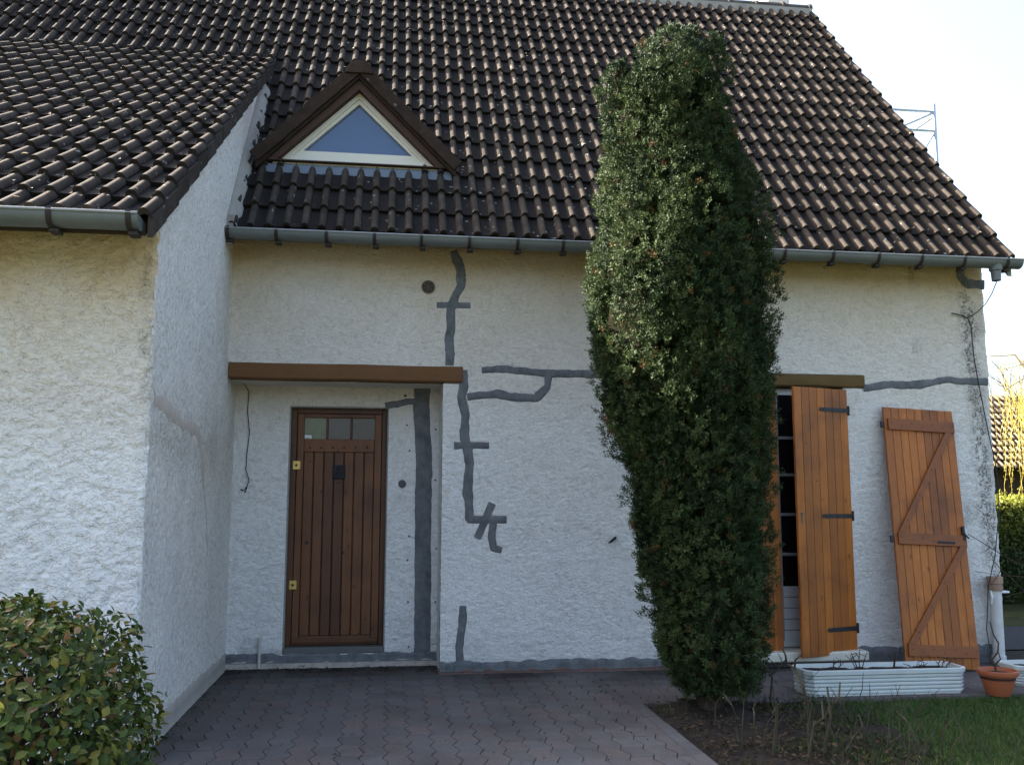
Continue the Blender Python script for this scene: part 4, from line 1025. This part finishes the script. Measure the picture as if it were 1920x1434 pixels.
# ------------------------------------------------------------------ clipped shrub in the foreground
def shrub():
    r = np.random.default_rng(21); C = np.array([-1.64, -4.17, .48]); t = empty('clipped_shrub', (C[0], C[1], 0), 'rounded leafy shrub with green and bronze leaves in front of the left wing', 'shrub')
    N = 15000; a = r.uniform(0, 2*math.pi, N); u = r.uniform(-.85, 1, N); k = np.sqrt(1-u*u)
    d = np.stack([k*np.cos(a), k*np.sin(a), u], 1)
    sx = .70; sh_ = (np.abs(d)**2.8).sum(1)**(-1/2.8)          # squarish rounded form
    lump = 1+.07*np.sin(d[:, 0]*9+1)*np.cos(d[:, 2]*8)+.05*np.sin(d[:, 1]*11)
    dep = 1-r.random(N)**1.5*.34+.018*r.normal(0, 1, N)
    pos = C+d*(sh_*lump*dep)[:, None]*np.array([sx, .66, .60])*.98
    n = d+r.normal(0, .35, (N, 3)); n[:, 2] += .45; n /= np.linalg.norm(n, axis=1, keepdims=True)
    dirn = np.cross(n, r.normal(size=(N, 3))); dirn = dirn/np.linalg.norm(dirn, axis=1, keepdims=True)+n*.45; dirn[:, 2] += .25
    pal = 1.35*np.array([[.034, .060, .009], [.054, .084, .011], [.100, .110, .016], [.17, .15, .026], [.16, .075, .028], [.020, .038, .009], [.17, .11, .055]])
    col = pal[r.choice(7, N, p=[.28, .24, .20, .08, .03, .14, .03])]*r.uniform(.75, 1.2, (N, 1))
    leafmesh(pos, dirn, n, r.uniform(.030, .056, N), r.uniform(.018, .031, N), col, 'foliage', M_LEAF, t)
    b = MB(); rr = random.Random(3)
    for k in range(60):
        a = rr.uniform(0, 6.28); u = rr.uniform(.2, 1); e = Vector((C[0]+.60*math.cos(a)*u, C[1]+.55*math.sin(a)*u, C[2]+rr.uniform(.1, .56)*(1.1-.3*u)))
        s = Vector((C[0]+.1*math.cos(a), C[1]+.1*math.sin(a), -.02)); mid = s.lerp(e, .5)+Vector((rr.uniform(-.06, .06), rr.uniform(-.06, .06), .05))
        b.tube([s, mid, e], [.009, .006, .003], 5)
    b.build('stems', M_BARK, t, True)
shrub()
tag(MB().box((-6, -5.2, -.04), (-1.42, -2.58, -.012)).build('planting_bed', M_SOIL), kind='structure')
b = MB(); b.box((-1.415, -5.3, -.04), (-1.36, -2.60, .012), None, .006); tag(b.build('kerb', M_MORTAR), kind='structure')

# ------------------------------------------------------------------ pruned roses and weeds in the bed
def zpts(lst, y): return [P(1220+a/5.647, 1180+c/5.647, 1, y) for a, c in lst]
roses = [
    ('pale two-pronged pruned rose stem in front of the yew trunk', -2.75, [([(1335, 1700), (1332, 1380), (1330, 900), (1290, 740)], .014), ([(1330, 900), (1352, 820), (1362, 740)], .010)]),
    ('thin forked pruned rose stem at the foot of the yew', -2.5, [([(960, 1350), (930, 1050), (900, 920), (830, 780), (790, 690)], .007), ([(812, 745), (775, 725), (740, 710)], .005), ([(1080, 1300), (1075, 1060), (1072, 900), (1110, 840), (1140, 770)], .007)]),
    ('dark branching rose bush reaching over the left end of the trough', -1.75, [([(1330, 900), (1300, 740), (1280, 500), (1190, 380), (1130, 300), (1090, 240)], .010), ([(1180, 330), (1210, 230), (1228, 130)], .006), ([(1290, 500), (1340, 400), (1410, 300)], .008), ([(1330, 420), (1270, 340), (1240, 290)], .005), ([(1380, 350), (1330, 240)], .004)]),
    ('tall reddish rose cane arching left before the trough corner', -2.6, [([(1700, 1700), (1718, 1100), (1655, 810), (1580, 590), (1562, 430), (1470, 370), (1400, 250), (1345, 165)], .011), ([(1556, 420), (1545, 330), (1552, 260)], .007), ([(1655, 810), (1640, 760), (1660, 740)], .004)]),
    ('greenish forked rose stem in the grass right of the bed', -2.85, [([(1690, 1800), (1705, 1434), (1722, 1000), (1790, 920), (1832, 770)], .012), ([(1860, 1600), (1870, 1200), (1868, 900), (1862, 600)], .012), ([(1868, 950), (1900, 840), (1902, 740)], .008), ([(1868, 900), (1950, 700), (2010, 560)], .010)]),
    ('low pruned rose stub with dead flower heads, rightmost in the grass', -2.85, [([(2130, 1900), (2140, 1300), (2130, 1150), (2200, 1000), (2225, 900)], .006), ([(2700, 1900), (2750, 1434), (2770, 1150), (2700, 960), (2650, 880)], .010), ([(2770, 1150), (2820, 1050)], .006)]),
]
for lb, y, st in roses:
    S = []
    for pts, rd in st:
        q = zpts(pts, y)
        for i in range(len(q)): q[i] = q[i]+Vector((0, .05*math.sin(i*1.7+len(S)), 0))
        if q[0].z > -.02 and len(S) == 0: q.insert(0, Vector((q[0].x, q[0].y, -.05)))
        S.append((q, rd))
    def bits(t, S=S):
        r = np.random.default_rng(int(abs(S[0][0][0].x*1000))); ps = []
        for q, rd in S:
            for i in range(len(q)-1):
                for k in range(3): ps.append(tuple(q[i].lerp(q[i+1], r.random())))
        ps = np.array(ps); n = len(ps); d = r.normal(0, 1, (n, 3)); d[:, 2] = abs(d[:, 2])*.5
        needlemesh(ps, d, r.uniform(.008, .018, n), r.uniform(.004, .008, n), np.tile([.20, .10, .07], (n, 1))*r.uniform(.5, 1.6, (n, 1)), 'thorns', M_DRY, t)
    plant_in('pruned_rose', lb, 'rose bush', S, M_TWIG, 'pruned roses in the bed', bits)

# low weeds and dead leaves in the bed
def scatter(n, x0, x1, y0, y1, r): return np.stack([r.uniform(x0, x1, n), r.uniform(y0, y1, n)], 1)
r = np.random.default_rng(31); n = 9000; xy = scatter(n, 1.95, 3.4, -4.2, -1.25, r)
k = (fbm(xy[:, 0]*3, xy[:, 1]*3, 5, 3)+.20*(xy[:, 0]-2.7) > .50); xy = xy[k]; n = len(xy)
d = np.stack([r.normal(0, .6, n), r.normal(0, .6, n), r.uniform(.3, 1, n)], 1)
pal = np.array([[.04, .065, .012], [.11, .12, .025], [.06, .05, .025], [.03, .05, .012]])
col = pal[r.choice(4, n, p=[.35, .12, .25, .28])]*r.uniform(.6, 1.2, (n, 1))
tag(needlemesh(np.column_stack([xy, np.full(n, -.015)]), d, r.uniform(.02, .07, n), r.uniform(.004, .012, n), col, 'weeds', M_GRASS, None, 5), 'low weeds and moss growing in the soil bed', 'weeds', None, 'stuff')
n = 1500; xy = scatter(n, 1.93, 3.1, -4.0, -1.3, r); d = np.stack([r.normal(0, 1, n), r.normal(0, 1, n), r.normal(0, .2, n)], 1); nn = np.stack([r.normal(0, .3, n), r.normal(0, .3, n), np.ones(n)], 1)
col = np.array([.055, .037, .024])*r.uniform(.4, 2.4, (n, 1))
tag(leafmesh(np.column_stack([xy, np.full(n, .006)+r.uniform(-.01, .02, n)]), d, nn, r.uniform(.02, .05, n), r.uniform(.012, .026, n), col, 'leaf_litter', M_DRY, None), 'dead leaves and wood chips strewn over the soil bed', 'leaf litter', None, 'stuff')
n = 420; xy = np.concatenate([np.column_stack([r.uniform(XL+.03, XRE, 260), RY-.03-abs(r.normal(0, .16, 260))]), scatter(160, XL+.03, 1.7, -3.4, .3, r)]); xy = xy[(xy[:, 0] < XRE-.02) | (xy[:, 1] < -.06)]; n = len(xy)
d = np.stack([r.normal(0, 1, n), r.normal(0, 1, n), r.normal(0, .15, n)], 1); nn = np.stack([r.normal(0, .3, n), r.normal(0, .3, n), np.ones(n)], 1)
tag(leafmesh(np.column_stack([xy, np.full(n, .010)]), d, nn, r.uniform(.008, .030, n), r.uniform(.005, .016, n), np.array([.022, .017, .011])*r.uniform(.4, 2.2, (n, 1)), 'crumbs', M_DRY, None), 'dark crumbs and bits of leaf lying on the brick paving', 'debris', None, 'stuff')

b = MB(); rr = random.Random(8)
for k in range(95):
    x0, y0 = rr.uniform(2.0, 3.6), rr.uniform(-3.3, -1.6)
    if rr.random() > .35+.5*(x0 > 2.4): continue
    h = rr.uniform(.05, .30); p0 = Vector((x0, y0, -.02)); p1 = p0+Vector((rr.uniform(-.3, .3)*h, rr.uniform(-.3, .3)*h, h*.6)); p2 = p1+Vector((rr.uniform(-.6, .6)*h, rr.uniform(-.4, .4)*h, h*.5))
    b.tube([p0, p1, p2], [.004, .003, .0015], 4)
    if rr.random() < .6: b.tube([p1, p1+Vector((rr.uniform(-.5, .5)*h, rr.uniform(-.3, .3)*h, h*.4))], [.002, .001], 4)
tag(b.build('dry_stems', M_TWIG, None, False), 'tangle of thin dry stems standing in the soil bed', 'dry stems', None, 'stuff')
r = np.random.default_rng(77); n = 520; y = np.concatenate([r.uniform(-2.9, 1.95, 330), r.uniform(2.0, 3.5, 120), r.uniform(-.2, 3.5, 70)]); x = np.concatenate([r.uniform(-5.2, -1.4, 330), r.uniform(-4.5, 1.8, 120), r.uniform(-1.2, 5.7, 70)])
wg = np.arange(n) < 330; sl2 = np.where(wg, WS, RS); cs = 1/np.sqrt(1+sl2**2); z = np.where(wg, 3.04+WS*(y+2.98), 3.8+RS*(y+.3)); nn = np.stack([np.zeros(n), -sl2*cs, cs], 1)
ps = np.stack([x, y, z], 1)+nn*np.where(np.abs((x*1000) % 150-75) < 30, .045, .060)[:, None]
tag(leafmesh(ps, np.stack([r.normal(0, 1, n), cs, sl2*cs], 1), nn+r.normal(0, .25, (n, 3)), r.uniform(.015, .050, n), r.uniform(.010, .026, n), np.array([.30, .27, .20])*r.uniform(.3, 1.5, (n, 1)), 'roof_litter', M_DRY, None), 'pale dead leaves and moss crumbs caught on the roof tiles', 'leaf litter', None, 'stuff')

n = 5200; x = r.uniform(XL+.02, XRE, n); y = RY-.02-np.abs(r.normal(0, .14, n)); x[3200:] = XL+.02+np.abs(r.normal(0, .05, n-3200)); y[3200:] = r.uniform(-2.6, .4, n-3200)
k = fbm(x*7, y*7, 4, 3) > .50; x, y = x[k], y[k]; n = len(x)
tag(needlemesh(np.column_stack([x, y, np.full(n, -.001)]), np.column_stack([r.normal(0, 1, n), r.normal(0, 1, n), r.uniform(.1, .7, n)]), r.uniform(.006, .018, n), r.uniform(.003, .007, n), np.array([.030, .028, .012])*r.uniform(.4, 1.6, (n, 1)), 'moss', M_GRASS, None, 6), 'dark moss and grit gathered along the foot of the recess walls', 'moss', None, 'stuff')

# ------------------------------------------------------------------ grass
n = 120000; x = r.uniform(2.6, 7.6, n); y = r.uniform(-3.9, -1.22, n)
k = (r.random(n) < np.clip((x-2.65-.35*(fbm(x*2, y*2, 1, 3)-.5))/.45, 0, 1)) & ~((x > 3.21) & (x < 4.54) & (y > -1.31)) & ~((x > 5.1) & (x < 6.2) & (y > -1.12))
x, y = x[k], y[k]; n = len(x); hg = .6+.8*fbm(x*2.5, y*2.5, 2, 3)
ld = r.normal(0, .45, (n, 2)); d = np.column_stack([ld*1.5, np.ones(n)])
tone = fbm(x*5, y*5, 3, 3)[:, None]; col = (np.array([.040, .108, .016])*(1-tone)+np.array([.098, .145, .030])*tone)*r.uniform(.6, 1.3, (n, 1))
dry = (r.random(n) < .05)[:, None]; col = np.where(dry, np.array([.2, .17, .08]), col)
tag(needlemesh(np.column_stack([x, y, np.full(n, -.04)]), d, (r.uniform(.018, .055, n)*hg), r.uniform(.003, .0055, n), col, 'grass', M_GRASS, None, 9), 'short green lawn grass right of the soil bed', 'grass', None, 'stuff')
sheet('lawn', [(3.3, -12), (40, -12), (40, -1.22), (3.3, -1.22)], -.032, M_GROUND)

# bare shrub reaching in from the right
q = lambda a, c, y=-.75: P(1780+a/2.314, 700+c/2.314, 1, y)
base = Vector((6.1, -.8, -.04))
plant_in('bare_shrub', 'leafless shrub reaching thin twigs in from the right edge', 'shrub', [
    ([base, Vector((6.0, -.8, .6)), q(324, 835), q(250, 800), q(180, 755), q(80, 695)], .006), ([base, Vector((6.02, -.8, .5)), q(324, 940), q(270, 890), q(225, 850), q(185, 805)], .006),
    ([q(225, 850), q(205, 885), q(180, 915)], .004), ([Vector((6.0, -.8, .75)), q(310, 880), q(230, 877), q(110, 857)], .004), ([Vector((6.0, -.8, .5)), q(324, 945), q(280, 957), q(240, 970)], .004),
    ([q(180, 755), q(165, 765), q(140, 776)], .003), ([q(300, 825), q(310, 800), q(324, 790)], .003)], M_BARK)

# ------------------------------------------------------------------ scaffold behind the gable
t = empty('scaffold', (8.0, 4.0, 0), 'grey steel scaffold tower standing behind the right gable', 'scaffold')
def sc(pts, r_=.024, name='tube'):
    b = MB(); b.tube(pts, r_, 10); b.build(name, M_STEEL, t, True)
for yy in (4.0, 5.1):
    sc([(8.0, yy, -.04), (8.0, yy, 7.38)], .025, 'upright'); sc([(6.95, yy, -.04), (6.95, yy, 7.30)], .025, 'upright')
    for z in (7.26, 6.96-.0, 6.42, 5.4, 3.4, 1.4): sc([(6.95, yy, z), (8.0, yy, z)], .018, 'rail')
sc([(7.38, 4.0, 6.96), (7.98, 4.0, 7.24)], .016, 'brace'); sc([(7.64, 4.0, 6.42), (7.98, 4.0, 6.92)], .016, 'brace')
for z in (7.2, 5.2, 3.2): sc([(8.0, 4.0, z), (8.0, 5.1, z)], .018, 'rail')
b = MB(); b.box((6.9, 3.95, 5.25), (8.05, 5.15, 5.30)); b.build('deck', M_BARK, t)

# ------------------------------------------------------------------ beyond the right corner
def hedge():
    r = np.random.default_rng(41); t = empty('hedge', (11, 5.2, 0), 'clipped green hedge beyond the right corner, its top in sunlight', 'hedge')
    b = MB(); b.box((8.0, 4.95, -.04), (20, 6.2, 1.46)); b.build('inner_twigs', m_simple('hedge inside', (.035, .045, .015), .95, .1, 0, .4, 20, 1, 30), t)
    n = 46000; x = r.uniform(7.9, 20, n)**1.0; f = r.random(n) < .72; y = np.where(f, 4.9+r.normal(0, .06, n), r.uniform(4.9, 6.2, n)); z = np.where(f, r.uniform(0, 1.52, n), 1.5+r.normal(0, .04, n))
    d = r.normal(0, .7, (n, 3)); d[:, 2] += .5; d[:, 1] -= .6
    nn = np.column_stack([r.normal(0, .5, n), np.where(f, -1, r.normal(0, .5, n)), np.where(f, .5, 1)])
    col = (np.array([.045, .07, .012])*(1-np.clip(z-.7, 0, .8)/.8)[:, None]+np.array([.26, .27, .035])*(np.clip(z-.7, 0, .8)/.8)[:, None])*r.uniform(.5, 1.4, (n, 1)); leafmesh(np.stack([x, y, z], 1), d, nn, r.uniform(.04, .08, n), r.uniform(.02, .04, n), col, 'foliage', M_LEAF, t)  # sunlit top painted in: leaf colour gets brighter and yellower with height
hedge()
sheet('garden_path', [(6.2, .8), (16, .8), (16, 2.4), (6.2, 2.4)], -.028, m_simple('dark path', (.045, .045, .048), .95, .1, 0, .2, 8, .5))

nb = empty('neighbour_house', (22, 18, 0), 'neighbouring house with tan tiled roof and dark wall beyond the hedge', 'house')
b = MB(); b.box((14.5, 17.0, -.04), (30, 24, 2.45)); b.build('wall', M_BWALL, nb)
tiles('roof', 14.2, 30.2, 16.2, 2.40, .80, 11, M_TILE_N, nb, lambda x, y: True, roll=.20, course=.36, seed=8, rh=.045)
b = MB(); b.prism([(16.25, 2.36), (19.3, 2.36+.8*3.05), (22.4, 2.36)], 0, 14.2, 30.2); b.build('roof_deck', M_BWALL, nb)
b = MB(); b.box((15.5, 16.99, .9), (17, 17.0, 2.0)); b.build('window', M_GLASS_W, nb)

def willow():
    r = np.random.default_rng(51); bx, by = 15.9, 11.5; t = empty('willow_tree', (bx, by, 0), 'weeping willow with hanging yellow spring shoots in front of the neighbour roof', 'tree')
    b = MB(); b.tube([(bx, by, -.05), (bx-.1, by, 2), (bx+.1, by, 4.2)], [.28, .22, .14], 10); b.build('trunk', M_BARK, t, True)
    br = MB(); ps = []; ds = []; strands = MB()
    for k in range(16):
        a = k*.4+r.normal(0, .1); R = r.uniform(1.3, 2.7); e = Vector((bx+R*math.cos(a), by+R*math.sin(a), r.uniform(3.9, 5.2)))
        pts = [Vector((bx, by, 3.2)), Vector((bx, by, 3.6)).lerp(e, .5)+Vector((0, 0, .7)), e]; br.tube(pts, [.05, .022, .008], 6)
        for j in range(8):
            s = pts[1].lerp(e, r.uniform(.2, 1.1))+Vector((r.normal(0, .25), r.normal(0, .25), 0)); L = r.uniform(1.2, 3.0); cur = [s]; p = s.copy()
            for q_ in range(8):
                p = p+Vector((r.normal(0, .055), r.normal(0, .055), -L/8)); cur.append(p.copy())
            strands.tube(cur, .003, 3)
            for q_ in range(int(L*22)):
                f = r.random()*7.99; i0 = int(f); pp = cur[i0].lerp(cur[i0+1], f-i0); ps.append(tuple(pp)); ds.append((r.normal(0, .5), r.normal(0, .5), -1))
    br.build('branches', m_simple('willow bark', (.16, .125, .05), .9, .1), t, True); strands.build('hanging_twigs', m_simple('yellow willow twig', (.5, .38, .07), .7, .2), t)
    ps = np.array(ps); ds = np.array(ds); n = len(ps); col = np.array([.42, .38, .085])*r.uniform(.6, 1.2, (n, 1))
    needlemesh(ps+r.normal(0, .03, (n, 3)), ds, r.uniform(.03, .06, n), r.uniform(.008, .014, n), col, 'leaves', M_GRASS, t, 4)
willow()
def bare_tree(x, y, H, seed, label):
    rr = random.Random(seed); t = empty('bare_tree', (x, y, 0), label, 'tree'); b = MB(); tw = MB()
    def grow(p, d, L, rad_, lev):
        q = p+d*L*.5+Vector((rr.uniform(-.05, .05), rr.uniform(-.05, .05), 0))*L; e = p+d*L
        (b if lev < 2 else tw).tube([p, q, e], [rad_, rad_*.85, rad_*.65], 5)
        if lev >= 5: return
        for k in range(3 if lev else 5):
            dd = (d+Vector((rr.uniform(-.6, .6), rr.uniform(-.6, .6), rr.uniform(-.05, .35)))).normalized(); grow(p.lerp(e, rr.uniform(.5, 1)), dd, L*rr.uniform(.55, .75), rad_*.55, lev+1)
    grow(Vector((x, y, -.05)), Vector((0, 0, 1)), H*.4, .10, 0)
    b.build('trunk', M_BARK, t, True); tw.build('twigs', M_BARK, t)
bare_tree(17.6, 14.2, 6.4, 3, 'bare twiggy tree rising behind the willow at the right edge')
# planting on the street side, behind the photographer
def round_tree(x, y, H, R, seed, label):
    r = np.random.default_rng(seed); t = empty('garden_tree', (x, y, 0), label, 'tree', 'trees across the street'); b = MB(); b.tube([(x, y, -.05), (x, y, H*.5), (x+.1, y, H*.8)], [.2, .14, .06], 10); b.build('trunk', M_BARK, t, True)
    n = 5000; d = r.normal(0, 1, (n, 3)); d /= np.linalg.norm(d, axis=1, keepdims=True); lump = .75+.25*np.sin(d[:, 0]*5+seed)*np.cos(d[:, 2]*4); ps = np.array([x, y, H*.62])+d*(lump*r.uniform(.6, 1, n)**.5)[:, None]*np.array([R, R, H*.38])
    leafmesh(ps, r.normal(0, 1, (n, 3)), d, r.uniform(.15, .3, n), r.uniform(.1, .18, n), np.array([.06, .085, .025])*r.uniform(.6, 1.4, (n, 1)), 'crown', M_LEAF, t)
